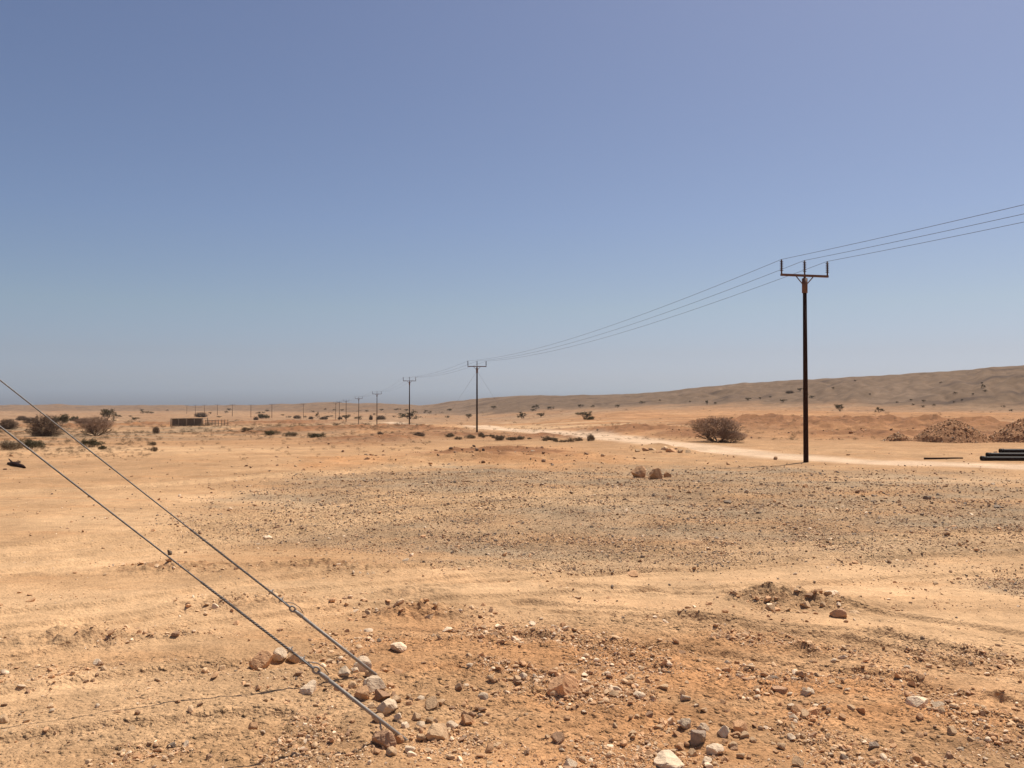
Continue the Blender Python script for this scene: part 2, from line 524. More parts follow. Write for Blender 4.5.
gw = smooth(.10, .55, S['grey'] * (1 + .35 * S['n1']))
c = lay(c, GREYC, gw * (.56 + .6 * fbm(GX, GY * 2.2, 5.0, 4, 191)))
# dry brownish litter under the scrub belts
belt = smooth(60, 90, r_all) * smooth(330, 180, r_all) * smooth(.0, .5, fbm(GX, GY * 2.0, 20, 4, 140)) * smooth(20, -60, GX)
c = lay(c, np.array([.27, .19, .115]), belt * .75)
clod = field([b for b, h in BERMS if h < .3 and h >= .07 and b[1] < 30], GX, GY, S['n1'], S['n2'], 1.3)
c = lay(c, np.array([.235, .122, .060]), clod * smooth(-.1, .5, perlin(GX / .5, GY / .22, 181) + .6 * perlin(GX / .16, GY / .1, 182)) * .85)
c = lay(c, TRACKC, S['track'] * .9)
m = (r_all > 5) & (r_all < 60)
rut = np.zeros(len(GX)); rr_ = np.zeros(int(m.sum()))
for pl in RUTS:
    rr_ = np.maximum(rr_, smooth(1.5, .6, seg_dist(GX[m], GY[m], pl) + .25 * S['n1'][m]))
rut[m] = rr_
c = lay(c, PALEC, rut * (1 - S['rubble']) * .6)
hw_ = smooth(.015, .20, HS + .05 * big + .03 * fbm(GX, GY, 25, 3, 171))
c = lay(c, HILLC, hw_ * (.66 + .29 * smooth(400, 520, az_px)))
c = lay(c, np.array([.185, .125, .082]), hw_ * smooth(.1, .7, fbm(GX, GY, 120, 4, 150)) * .6)
c = lay(c, np.array([.072, .047, .034]), hw_ * smooth(.25, .8, perlin(GX / 60, GY / 22, 152) + .5 * perlin(GX / 22, GY / 9, 153)) * .75)
fine = perlin(GX / 7, GY / 7, 155) + .7 * perlin(GX / 2.6, GY / 2.6, 156)
c *= (1 + .22 * hw_ * fine + farp * (1 - hw_) * (.20 * perlin(GX / 5, GY / 2.2, 157) + .16 * perlin(GX / 1.9, GY / 1.2, 160) + .14 * perlin(GX / 14, GY / 4, 161)))[:, None]
c *= (1 + .10 * fbm(GX, GY, 1.1, 3, 160) * near)[:, None]

grain = np.clip(.22 + .95 * S['rubble'] + .6 * S['pebble'] + .9 * S['grey'] - .55 * S['pale'] - S['track'], .04, 1)
idx = np.arange(nA * nR).reshape(nR, nA)
nxt = np.roll(idx, -1, axis=1)
q = np.stack([idx[:-1], nxt[:-1], nxt[1:], idx[1:]], axis=-1).reshape(-1, 4)
q = q[:, ::-1]
fm = lambda a: a[q].mean(axis=1)
is_hill = fm(hw_) > .5
is_track = (fm(S['track']) > .5) & ~is_hill


def sheet(name, sel, extra=False):
    f = q[sel]
    V = np.stack([GX, GY, GZ], axis=1)
    used, inv = np.unique(f.ravel(), return_inverse=True)
    f = inv.reshape(-1, 4)
    Vs, cs = V[used], c[used]
    fl = [f]
    if extra:      # close the small hole under the viewpoint
        ring = np.arange(nA)
        lut = {int(u): i for i, u in enumerate(used[:nA])}
        ci = len(Vs)
        Vs = np.vstack([Vs, [0, 0, Vs[:nA, 2].mean()]]); cs = np.vstack([cs, SAND])
        fl.append(np.array([(ci, lut[int((k + 1) % nA)], lut[int(k)]) for k in ring]))
    me = mesh_from(name, Vs, fl, [M['soil']], True)
    set_attr(me, 'soil', np.clip(cs, .02, .9))
    gs = grain[used]
    set_attr(me, 'grain', np.repeat((np.append(gs, .3) if extra else gs)[:, None], 3, axis=1))
    return tag(link(name, me), kind='structure')


sheet('ground', ~is_hill & ~is_track, True)
sheet('dirt_track', is_track)
sheet('hills', is_hill)

# ------------------------------------------------------------------ stones
def ico(sub):
    t = (1 + 5 ** .5) / 2
    V = np.array([(-1, t, 0), (1, t, 0), (-1, -t, 0), (1, -t, 0), (0, -1, t), (0, 1, t), (0, -1, -t), (0, 1, -t), (t, 0, -1), (t, 0, 1), (-t, 0, -1), (-t, 0, 1)], float)
    V /= np.linalg.norm(V[0])
    Fc = [(0, 11, 5), (0, 5, 1), (0, 1, 7), (0, 7, 10), (0, 10, 11), (1, 5, 9), (5, 11, 4), (11, 10, 2), (10, 7, 6), (7, 1, 8),
          (3, 9, 4), (3, 4, 2), (3, 2, 6), (3, 6, 8), (3, 8, 9), (4, 9, 5), (2, 4, 11), (6, 2, 10), (8, 6, 7), (9, 8, 1)]
    V = [tuple(v) for v in V]
    for _ in range(sub):
        cache = {}; nf = []

        def mid(a, b):
            k = (min(a, b), max(a, b))
            if k not in cache:
                p = (np.array(V[a]) + np.array(V[b])) / 2; p /= np.linalg.norm(p)
                cache[k] = len(V); V.append(tuple(p))
            return cache[k]
        for a, b, d in Fc:
            x, y, z = mid(a, b), mid(b, d), mid(d, a)
            nf += [(a, x, z), (b, y, x), (d, z, y), (x, y, z)]
        Fc = nf
    return np.array(V), np.array(Fc, dtype=np.int64)


ICO = [ico(i) for i in range(5)]


def chunk(sub, r, cuts=9, rugged=.04, lo=.28, hi=.75):
    """an angular broken stone: a ball cut by random planes, then roughened"""
    V, Fc = ICO[sub]
    V = V.copy()
    for k in range(cuts):
        n = r.normal(size=3); n /= np.linalg.norm(n)
        d = r.uniform(lo, hi)
        e = np.maximum(V @ n - d, 0)
        V = V - e[:, None] * n * .96
    if rugged:
        o = r.uniform(0, 50, 3)
        nv = perlin(V[:, 0] * 2.3 + o[0] + V[:, 2], V[:, 1] * 2.3 + o[1] - V[:, 2], 200) + .6 * perlin(V[:, 0] * 6 + o[1], V[:, 1] * 6 + V[:, 2] * 5, 201)
        V = V * (1 + rugged * nv)[:, None]
    V /= (np.abs(V).max(axis=0) + 1e-6)
    return V, Fc


def rot_mats(r, n, tilt=.5):
    a = r.uniform(0, 2 * np.pi, n); b = r.normal(0, tilt, n); d = r.normal(0, tilt, n)
    ca, sa, cb, sb, cd, sd = np.cos(a), np.sin(a), np.cos(b), np.sin(b), np.cos(d), np.sin(d)
    o = np.zeros(n); i = np.ones(n)
    Rz = np.stack([ca, -sa, o, sa, ca, o, o, o, i], -1).reshape(n, 3, 3)
    Rx = np.stack([i, o, o, o, cb, -sb, o, sb, cb], -1).reshape(n, 3, 3)
    Ry = np.stack([cd, o, sd, o, i, o, -sd, o, cd], -1).reshape(n, 3, 3)
    return Rz @ Rx @ Ry


def stone_mass(P, size, tint, r, sub=1, flat=(.35, .7), sink=.28):
    """many stones as one mesh (vertices, faces, colours)"""
    n = len(P)
    tpl = [chunk(sub, r, 7, 0 if sub < 2 else .03) for _ in range(24)]
    tV = np.stack([t[0] for t in tpl]); Fc = tpl[0][1]
    k = r.integers(0, len(tpl), n)
    sc = np.stack([size * r.uniform(.75, 1.15, n), size * r.uniform(.55, .95, n), size * r.uniform(flat[0], flat[1], n)], -1) * .5
    V = np.einsum('nij,nvj->nvi', rot_mats(r, n, .35), tV[k] * sc[:, None, :])
    V += P[:, None, :]
    V[:, :, 2] += (sc[:, 2] * (1 - 2 * sink))[:, None]
    nv = tV.shape[1]
    Fa = (Fc[None] + (np.arange(n) * nv)[:, None, None]).reshape(-1, 3)
    return V.reshape(-1, 3), Fa, np.repeat(tint, nv, axis=0)


def mass_object(name, parts, parent=None):
    V = []; Fs = []; T = []; n = 0
    for v, f, t in parts:
        V.append(v); Fs.append(f + n); T.append(t); n += len(v)
    me = mesh_from(name, np.concatenate(V), np.concatenate(Fs), [M['stone']], False)
    set_attr(me, 'tint', np.concatenate(T))
    return link(name, me, parent)


TAN = np.array([.60, .395, .225]); RDB = np.array([.56, .32, .165]); PAL = np.array([.77, .575, .385]); BRN = np.array([.38, .225, .13]); DGR = np.array([.26, .19, .135])


def tints(n, w, r):
    pal = np.stack([TAN, RDB, PAL, BRN, DGR])
    k = r.choice(5, n, p=np.array(w) / sum(w))
    return pal[k] * r.uniform(.75, 1.2, (n, 1))


r2 = np.random.default_rng(21)
NC = 900000
v = r2.uniform(24, 440, NC); az = r2.uniform(R(-35), R(35), NC)
rr = v0 / v
X, Y = rr * np.sin(az), rr * np.cos(az)
Sg = soil(X, Y)
patch = np.clip(.35 + 2.0 * fbm(X, Y, 1.5, 4, 230, .65), 0, 2.2)
dens_r = np.clip(.03 * (rr < 60) + .85 * Sg['rubble'] + .30 * Sg['pebble'], 0, 1) * patch
dens_g = np.clip(1.3 * Sg['grey'], 0, 1) * (.4 + .6 * patch) * smooth(62, 25, rr)
bt = np.zeros_like(X)
for (cx, cy, rx, ry), h in BERMS:
    if cy < 110: bt = np.maximum(bt, (.7 if cy < 40 else .38) * np.exp(-(((X - cx) / rx) ** 2 + ((Y - cy) / ry) ** 2)))
dens_r = np.clip(dens_r + bt * patch, 0, 1) * (1 - Sg['track'])
pick = r2.uniform(0, 1, NC)
kr = pick < dens_r * .5
kg = (~kr) & (r2.uniform(0, 1, NC) < dens_g * .5)
px_size = 1.0 * (1 - r2.uniform(0, 1, NC) * .9915) ** (-1 / np.where(kr, 2.0, 2.9))
size = np.minimum(px_size * rr / F, np.where(rr > 40, .30, .15))


def lay_stones(name, sel, w, label, cat):
    parts = []
    big_ = px_size > 3.2
    for s_, sub in ((sel & ~big_, 0), (sel & big_, 1)):
        ii = np.nonzero(s_)[0]
        if not len(ii): continue
        P = np.stack([X[ii], Y[ii], hz(X[ii], Y[ii])], -1)
        parts.append(stone_mass(P, size[ii], np.where((rr[ii] > 40)[:, None] & (name == 'rubble'), tints(len(ii), (.10, .45, .02, .38, .05), r2) * .8, tints(len(ii), w, r2)), r2, sub))
    o = mass_object(name, parts)
    tag(o, label, cat, kind='stuff')
    print(name, sum(len(p[0]) for p in parts))


lay_stones('rubble', kr, (.42, .36, .13, .08, .01), 'loose reddish tan rubble and clods strewn over the near ground', 'rubble')
lay_stones('gravel', kg, (.28, .10, .04, .28, .30), 'dark grey brown gravel spread over the flat middle ground', 'gravel')

# ---- rocks one can tell apart: (px, py centre, width px, height/width, tint, label)
rk = np.random.default_rng(33)
STONES = []


def rock(px, py, wpx, hr, tint, label, group=None, sub=4, name='rock', me=None, sink=.33, cuts=12):
    foot = gp(px, py + wpx * hr * .40)
    w = wpx * foot[1] / F
    if me is None:
        V, Fc = chunk(sub, rk, cuts, .07, .45, .85)
        me = mesh_from(name, V, Fc, [M['stone']], False)
        t = np.tile(tint, (len(V), 1))
        # strata and dusty faces belong to the stone
        b = perlin(V[:, 0] * 1.6 + V[:, 2] * 2 + len(STONES), V[:, 1] * 1.6, 240)
        t = t * (1.08 + .22 * b)[:, None]
        set_attr(me, 'tint', np.clip(t, .02, .95))
    o = link(name, me)
    hgt = w * hr * .56
    o.scale = (w * .5, w * .5 * rk.uniform(.85, 1.15), hgt)
    o.rotation_euler = (rk.normal(0, .12), rk.normal(0, .12), rk.uniform(-.5, .5))
    y_c = foot[1] + w * .3
    z = hz(foot[0], y_c)[0]
    o.location = (foot[0] * y_c / foot[1], y_c, z + hgt * (1 - 2 * sink))
    tag(o, label, 'rock', group)
    STONES.append(o)
    return o


HERO = [
    (262, 662, 25, .85, RDB * 1.15, 'reddish tan block of rock left of the lower guy wire, left end of a row'),
    (281, 659, 17, .8, PAL * .85, 'pale rock next to the reddish block, left of the lower guy wire'),
    (294, 659, 16, .8, TAN, 'tan rock in the row just above the turnbuckle of the lower guy wire'),
    (309, 689, 19, .7, PAL, 'flat pale rock alone on bare dirt below the lower guy wire'),
    (363, 666, 19, 1., PAL * .95, 'pale rock leaning where the upper guy rod enters the rock heap'),
    (345, 677, 13, .9, PAL * .8, 'small pale rock between the two guy rods'),
    (376, 684, 26, .85, PAL * .8, 'largest pale rock of the heap right of the guy rods'),
    (363, 692, 20, .9, RDB, 'brown rock at the left of the heap touching the lower guy rod'),
    (382, 694, 16, .8, BRN, 'dark brown rock low in the heap right of the guy rods'),
    (387, 708, 22, .85, PAL * .9, 'pale tan rock above the foot of the lower guy rod'),
    (385, 739, 26, .85, BRN * 1.3, 'dark brown rock wedged under the foot of the lower guy rod'),
    (399, 737, 14, .8, RDB, 'reddish rock right against the foot of the lower guy rod'),
    (397, 647, 20, .6, PAL * 1.05, 'pale white flat rock above the heap at the guy rods'),
    (447, 631, 13, .5, PAL, 'pale flat rock behind the dark band of clods in the middle'),
    (433, 704, 17, .9, TAN * 1.05, 'tan block of rock right of the heap at the guy rods'),
    (468, 717, 17, .85, RDB * 1.1, 'rounded reddish rock in the rubble right of the guy anchor'),
    (437, 731, 24, .85, TAN * 1.1, 'upright tan rock in the rubble right of the guy anchor, dark side facing the camera'),
    (452, 724, 13, .8, PAL * .9, 'small pale rock touching the upright tan rock'),
    (563, 689, 31, .85, RDB * 1.25, 'largest reddish boulder with a pale left face, alone in the middle rubble'),
    (584, 681, 9, .9, PAL * 1.15, 'small round white stone right of the reddish boulder'),
    (557, 740, 16, .75, BRN, 'dark brown angular rock on bare red dirt near the bottom edge'),
    (638, 695, 14, .65, PAL * .85, 'pale rock with a dark foot right of the reddish boulder'),
    (614, 696, 12, .6, TAN * .8, 'brownish flat rock midway between reddish boulder and pale rock'),
    (686, 724, 15, .95, PAL * .75, 'greyish upright rock at the upper left of the pale rock cluster'),
    (697, 738, 19, .85, DGR * 1.5, 'dark footed grey rock in the middle of the pale rock cluster'),
    (723, 731, 13, 1., PAL * 1.15, 'small white pointed rock at the right of the pale rock cluster'),
    (714, 747, 20, .7, PAL, 'pale rounded rock at the lower right of the pale rock cluster'),
    (670, 759, 34, .42, PAL, 'broad flat pale slab half buried at the bottom edge'),
    (571, 766, 16, .6, PAL, 'pale stone cut off by the bottom edge'),
    (740, 725, 17, .85, RDB * 1.25, 'rounded pinkish rock right of the small white pointed rock'),
    (838, 612, 17, .7, BRN * 1.25, 'round brown rock at the end of the ridge of clods'),
    (856, 609, 13, .75, TAN, 'tan rock beside the round brown rock on the ridge of clods'),
    (833, 592, 12, .5, PAL * 1.1, 'pale white stone lying behind the ridge of clods'),
    (780, 686, 17, .6, BRN * 1.3, 'brown flattish rock alone above the right hand rubble'),
    (797, 707, 12, .8, RDB, 'dark red stone beside a wider red one in the right hand rubble'),
    (812, 711, 17, .65, RDB * 1.2, 'wide red stone in the right hand rubble'),
    (861, 711, 9, .8, RDB, 'small red stone by itself at the edge of the right hand rubble'),
    (919, 705, 24, .5, PAL * 1.1, 'pale white slab lying on smooth dirt at the right'),
    (940, 706, 14, .6, PAL * .7, 'greyish rock next to the pale white slab at the right'),
    (874, 744, 15, .6, DGR * 1.4, 'grey rounded rock near the lower right rubble'),
    (797, 761, 13, .8, TAN, 'tan round rock on the bottom edge right of the pale cluster'),
    (844, 752, 9, .8, DGR * 1.2, 'small grey stone left of the grey rounded rock'),
    (1004, 714, 13, .7, RDB * 1.2, 'reddish rock near the right edge of the dirt'),
    (917, 758, 12, .7, RDB, 'reddish rock near the bottom right edge'),
    (950, 757, 11, .7, BRN * 1.2, 'brown rock near the bottom right corner'),
    (639, 470.8, 16, .95, RDB * .9, 'left one of two red boulders on the edge of the grey gravel'),
    (656, 472.8, 16, .9, RDB * .82, 'right one of two red boulders on the edge of the grey gravel'),
    (667, 474, 8, .9, RDB * .8, 'small red rock beside the two red boulders'),
    (99, 668, 8, .7, BRN, 'dark brown stone alone on smooth sand at the left'),
    (86, 682, 5, .8, BRN * .9, 'left stone of three dark ones close together on the left sand'),
    (92, 681, 5, .8, BRN * .9, 'middle stone of three dark ones close together on the left sand'),
    (97, 679, 4, .8, BRN * .9, 'right stone of three dark ones close together on the left sand'),
    (137, 717, 7, .8, BRN, 'dark reddish stone on the fine pebbles at lower left'),
    (267, 535, 11, .5, PAL, 'pale white flat stone on the sand right of the upper guy wire'),
    (170, 551, 5, 1.6, DGR * .6, 'small upright dark stone just under the lower guy wire'),
    (18, 462, 8, .4, DGR * .8, 'flat dark rock beside the fallen dark log at the far left'),
    (728, 500, 8, .5, DGR * .9, 'dark stone on the grey gravel below the nearest utility pole'),
    (927, 497, 9, .55, DGR * .9, 'largest dark stone on the grey gravel below the black pipes'),
    (998, 506, 10, .4, DGR, 'flat dark stone on grey gravel near the right edge'),
    (947, 534, 7, .5, BRN, 'dark brown stone where grey gravel meets the pale sand'),
    (632, 574, 14, .3, RDB, 'flat reddish slab on the pale sand strip'),
    (175, 641, 9, .5, BRN, 'dark clod on the sand strip at lower left'),
    (172, 745, 9, .6, DGR, 'dark grey stone near bottom edge left of the guy wire shadow'),
    (209, 757, 7, .7, BRN, 'dark brown stone at the bottom edge below the dark grey one'),
]
for h in HERO:
    rock(*h)
for (px, py, w, t) in [(356, 672, 11, PAL), (352, 686, 9, TAN), (370, 676, 12, TAN), (391, 686, 10, RDB), (396, 698, 11, TAN), (378, 717, 13, TAN), (399, 717, 12, PAL), (410, 706, 9, RDB), (372, 704, 10, TAN),
                       (406, 724, 10, PAL), (416, 716, 11, TAN), (393, 752, 13, TAN), (410, 749, 11, PAL), (376, 750, 9, RDB), (421, 737, 10, TAN), (340, 688, 7, RDB), (330, 660, 9, TAN), (318, 655, 8, RDB), (305, 662, 10, TAN), (384, 672, 9, RDB)]:
    rock(px, py, w, .75, t, 'small broken stone packed into the heap around the two guy rods', 'small stones of the heap around the guy rods', sub=3)
for (px, py, w, t) in [(704, 728, 11, PAL), (692, 750, 12, TAN), (733, 742, 10, TAN), (680, 742, 10, RDB), (706, 757, 12, PAL), (724, 755, 9, RDB), (676, 731, 9, RDB), (741, 752, 10, TAN)]:
    rock(px, py, w, .75, t, 'small broken stone between the larger rocks of the pale rock cluster', 'small stones of the pale rock cluster', sub=3)
# rubble line by the track
for (px, py, w) in [(638, 452, 6), (645, 451, 8), (652, 450, 9), (659, 452, 7), (664, 450.5, 9), (671, 451, 11), (680, 452.5, 7), (688, 453, 6)]:
    rock(px, py, w, .6, (RDB if px % 2 else TAN) * rk.uniform(.7, 1.1), 'reddish rock in the low line of rubble beside the pale track', 'rocks in the rubble line beside the track', sub=3)
# remaining larger loose stones
TPL = []
for k in range(10):
    for t, nm in ((TAN, 'tan'), (RDB, 'reddish'), (PAL, 'pale'), (BRN, 'dark brown')):
        V, Fc = chunk(2, rk, 8, .05)
        me = mesh_from('stone', V, Fc, [M['stone']], False)
        set_attr(me, 'tint', np.tile(t * rk.uniform(.85, 1.15), (len(V), 1)))
        TPL.append((me, nm))
ZONES = [((620, 720, 230, 44), 'strewn through the middle foreground rubble', 78), ((470, 705, 90, 45), 'in the rubble between guy anchor and reddish boulder', 44),
         ((810, 705, 130, 45), 'in the right foreground rubble', 40), ((805, 601, 60, 6), 'on the ridge of clods in front of the pale sand', 22),
         ((200, 725, 200, 35), 'on the fine pebbles at lower left', 14), ((960, 735, 60, 25), 'in the rubble at the bottom right corner', 10),
         ((420, 617, 50, 5), 'in the dark band of clods above the rock heap', 10), ((810, 495, 200, 14), 'lying on the grey gravel in the middle ground', 12)]
names_ = {0: 'tan', 1: 'reddish', 2: 'pale', 3: 'dark brown'}
for (cx, cy, hw, hh), where, n in ZONES:
    for _ in range(n):
        px = cx + rk.normal(0, .55) * hw; py = cy + np.clip(rk.normal(0, .55), -1, 1) * hh
        px = float(np.clip(px, 4, 1020)); py = float(np.clip(py, 440, 764))
        k = rk.choice(4, p=[.36, .36, .1, .18])
        me, nm = TPL[k + 4 * rk.integers(0, 10)]
        far = cy < 520
        w = rk.uniform(4, 7) if far else 5.5 * (1 - rk.uniform(0, .93)) ** (-1 / 3.0)
        rock(px, py, min(w, 12), rk.uniform(.5, .9), None, 'small %s stone %s' % (nm, where), 'loose %s stones %s' % (nm, where), name='stone', me=me)

# ------------------------------------------------------------------ utility poles
LINE = Vector((-0.2494, .97, 0)).normalized()


def insulator(mb, x, z):
    mb.tube([(x, 0, z), (x, 0, z + .70)], .038, 8)
    for k in range(6):
        zz = z + .13 + k * .09
        mb.tube([(x, 0, zz), (x, 0, zz + .012), (x, 0, zz + .045)], [.035, .098, .04], 10)


def pole_parts(root, seg=14, joined=False):
    shaft = MB(); shaft.tube([(0, 0, -.6), (0, 0, 0), (0, 0, 4.6), (0, 0, 9.09)], [.128, .126, .110, .092], seg)
    arm = MB(); arm.box((0, .0, 9.21), (2.62, .10, .11))
    sl = MB(); sl.tube([(0, 0, 8.35), (0, 0, 9.07)], .135, 12); sl.box((0, 0, 9.115), (.09, .07, .085))
    for zz in (8.49, 8.87):
        sl.tube([(0, -.16, zz), (0, .16, zz)], .018, 6)
    br = []
    for s in (-1, 1):
        b = MB(); b.tube([(s * .12, 0, 8.79), (s * .46, 0, 9.15)], .026, 6); br.append(b)
    ins = []
    for x in (-1.27, 0, 1.27):
        i = MB(); insulator(i, x, 9.267); ins.append(i)
    if joined:
        return shaft, arm, sl, br, ins
    shaft.build('shaft', M['pole'], root); arm.build('crossarm', M['arm'], root, False); sl.build('sleeve', M['arm'], root)
    for b in br: b.build('brace', M['arm'], root)
    for i in ins: i.build('insulator', M['porcelain'], root)


def copy_tree(o, parent=None):
    c_ = o.copy(); COL.objects.link(c_)
    if parent is not None: c_.parent = parent
    for ch in o.children: copy_tree(ch, c_)
    return c_


#  px of the shaft, base row, distance, label
POLES = [(805.5, 43.7, 'nearest and tallest utility pole, dark brown, standing beside the pale track'),
         (477, 121, 'second nearest utility pole, braced by two thin guy wires'),
         (409.5, 181, 'third utility pole along the line, standing in front of a dark bush'),
         (377, 256, 'fourth utility pole along the line, next beyond the one with the dark bush'),
         (358.8, 312, 'fifth utility pole along the line, second beyond the dark bush'),
         (346.2, 395, 'sixth utility pole along the line, right of two close together'),
         (339.4, 455, 'right one of two far utility poles standing close together'),
         (335.8, 485, 'left one of two far utility poles standing close together'),
         (303.5, 575, 'far utility pole where the line bends left, right end of the farther row'),
         (272, 640, 'far utility pole in the bent row above the low earth mound'),
         (251, 690, 'far utility pole in the bent row just left of the low earth mound'),
         (232.5, 735, 'far utility pole in the bent row right of the animal pen'),
         (217.5, 830, 'far utility pole in the bent row above the end of the low pen fence'),
         (204.5, 900, 'tiny far utility pole above the right end of the animal pen'),
         (195.5, 960, 'tiny far utility pole above the middle of the animal pen'),
         (187, 1040, 'farthest tiny utility pole, left end of the bent row')]
pole_xyz = []
proto = None; far_me = None
for i, (px, D, lab) in enumerate(POLES):
    x = (px - 512) / F * D
    z = hz(x, D)[0]
    pole_xyz.append(Vector((x, D, z)))
for i, (px, D, lab) in enumerate(POLES):
    p = pole_xyz[i]
    a = pole_xyz[max(i - 1, 0)]; b = pole_xyz[min(i + 1, len(POLES) - 1)]
    d = (b - a)
    rz = math.atan2(d.y, d.x) - math.pi / 2
    if i < 9:
        if proto is None:
            o = proto = empty('utility_pole'); pole_parts(o)
        else:
            o = copy_tree(proto)
    else:
        if far_me is None:
            sh, ar, sl, br, ins = pole_parts(None, 8, True)
            V = []; f4 = []; f3 = []; fm_ = []; n = 0; m4 = []; m3 = []
            for mb, mi in [(sh, 0), (ar, 1), (sl, 1)] + [(b_, 1) for b_ in br] + [(i_, 2) for i_ in ins]:
                V += mb.V
                for f in mb.F4: f4.append(f + n); m4 += [mi] * len(f)
                for f in mb.F3: f3.append(f + n); m3 += [mi] * len(f)
                n += mb.n
            far_me = mesh_from('utility_pole', np.concatenate(V) * np.array([1.0, 1.0, 1.0]), [np.concatenate(f4), np.concatenate(f3)], [M['pole'], M['arm'], M['porcelain']], True, m4 + m3)
        o = link('utility_pole', far_me); o.scale = (1.5, 1.5, 1.04)
    o.location = p; o.rotation_euler = (0, 0, rz)
    tag(o, lab, 'utility pole', 'utility poles of the power line')

# wires
TIP = 9.965
for k, off in enumerate((-1.27, 0, 1.27)):
    tips = []
    for i, p in enumerate(pole_xyz):
        a = pole_xyz[max(i - 1, 0)]; b = pole_xyz[min(i + 1, len(POLES) - 1)]
        d = (b - a); d.z = 0; d.normalize()
        side = Vector((d.y, -d.x, 0))
        tips.append(p + side * off + Vector((0, 0, TIP)))
    # towards the viewer the line climbs to a pole outside the photograph
    first = tips[0] - LINE * 78 + Vector((0, 0, 0.4))
    chain = [first] + tips
    pts = []
    for j, (a, b) in enumerate(zip(chain[:-1], chain[1:])):
        L = (b - a).length; sag = 0.95 * (L / 78) ** 2 if L < 110 else 1.6
        n = 24 if j < 4 else 8
        for t in np.linspace(0, 1, n, endpoint=False):
            if j == 0 and t < .25: continue
            q_ = a.lerp(b, t); q_.z -= 4 * sag * t * (1 - t); pts.append(q_)
    pts.append(chain[-1])
    w = MB(); w.tube(pts, .009, 6)
    o = w.build('power_line_wire', M['wire'])
    tag(o, ['uppermost thin wire of the power line, on the left ends of the crossarms', 'middle thin wire of the power line, on the centre insulators of the poles',
            'lowest thin wire of the power line, on the right ends of the crossarms'][k], 'power line wire', 'wires of the power line')

# two stays of the second pole
p2 = pole_xyz[1]
side = Vector((-.97, -.2494, 0))
for s, end, lab in ((1, (442, 424), 'thin stay wire running down to the left from the second utility pole'), (-1, (512, 425), 'thin stay wire running down to the right from the second utility pole')):
    top = p2 + Vector((0, 0, 8.6))
    e = Vector(hit(*end))
    r_ = empty('stay_wire', e)
    w = MB(); w.tube([Vector((0, 0, -.1)), (top - e) * .5, top - e + Vector((0, 0, 0))], .009, 6); w.build('cable', M['wire'], r_)
    w = MB(); m0 = (top - e) * .62; d = (top - e).normalized(); w.tube([m0 - d * .18, m0 - d * .09, m0 + d * .09, m0 + d * .18], [.03, .07, .07, .03], 8); w.build('insulator', M['porcelain'], r_)
    tag(r_, lab, 'stay wire', 'stay wires of the second utility pole')


# ------------------------------------------------------------------ front guy wires
def guy(foot_px, left_px, Yleft, eye_px, grip_len, label):
    A = Vector(hit(*foot_px))
    E = Vector((0, 0, EYE)) + Vector(ray(*left_px)) * Yleft
    d = (E - A); L = d.length; d.normalize()
    # place of the eye along the rod
    ts = np.linspace(.1, L, 4000)
    pr = [project(A + d * t)[0] for t in ts]
    te = float(ts[int(np.argmin(np.abs(np.array(pr) - eye_px)))])
    root = empty('guy_wire', A)
    rod = MB(); rod.tube([-d * .25, d * (te - .10)], .0165, 10)
    s = d.cross(Vector((0, 0, 1))).normalized(); u = s.cross(d).normalized()
    rod.tube([d * (te - .11), d * (te - .10), d * (te - .05), d * (te + .004)], [.0165, .0205, .0195, .012], 10)
    rod.build('anchor_rod', M['rod'], root)
    # rod eye: an oval ring
    ring = MB()
    pts = [d * (te + .02 + .032 * math.cos(a)) + u * (.024 * math.sin(a)) for a in np.linspace(0, 2 * math.pi, 17)]
    ring.tube(pts, .0095, 8, False); ring.build('rod_eye', M['rod'], root)
    # thimble: teardrop of the cable passing through the eye
    th = MB()
    pts = [d * (te + .035 + .005 * 0)]
    pts = []
    for a in np.linspace(-math.pi * .75, math.pi * .75, 15):
        pts.append(d * (te + .085 - .038 * math.cos(a)) + s * (.032 * math.sin(a)))
    pts = [d * (te + .26)] + pts + [d * (te + .26)]
    th.tube(pts, .0078, 8); th.build('thimble', M['steel'], root)
    # helical dead-end grip, then the bare strand
    gripb = MB()
    for ph in (0, math.pi / 2, math.pi, 3 * math.pi / 2):
        hp = []
        for t in np.linspace(te + .22, te + .22 + grip_len, int(grip_len * 90)):
            a = ph + t * 2 * math.pi / .11
            taper = 1 if t < te + grip_len else .9
            w = (t - te) / (L * 2.15 - te); sg = Vector((0, 0, -.02 * 4 * w * (1 - w)))
            hp.append(sg + d * t + (s * math.cos(a) + u * math.sin(a)) * .0072 * taper)
        gripb.tube(hp, .0042, 5)
    gripb.build('preformed_grip', M['steel'], root)
    for tc_ in (te + .17, te + .30):
        cb = MB(); cb.tube([d * (tc_ - .022), d * (tc_ - .018), d * (tc_ + .018), d * (tc_ + .022)], [.010, .0165, .0165, .010], 10)
        cb.tube([d * tc_ - u * .034, d * tc_ + u * .034], .006, 6)
        cb.build('wire_clip', M['rod'], root)
    te_ = MB()
    te_.tube([d * (te + .12) + u * .012, d * (te + .05) + u * .045 + s * .02, d * (te - .03) + u * .050 + s * .035, d * (te - .10) + u * .028 + s * .05], .0042, 6)
    te_.build('wire_end', M['steel'], root)
    cab = MB()
    far = L * 2.15
    cp = []
    for t in np.linspace(te + .2, far, 40):
        w = (t - te) / (far - te)
        cp.append(d * t + Vector((0, 0, -.02 * 4 * w * (1 - w))))
    cab.tube(cp, .0066, 8)
    cab.build('strand', M['steel'], root)
    tag(root, label, 'guy wire', 'guy wires anchored in the near ground')
    return root, A, d, te, s, u


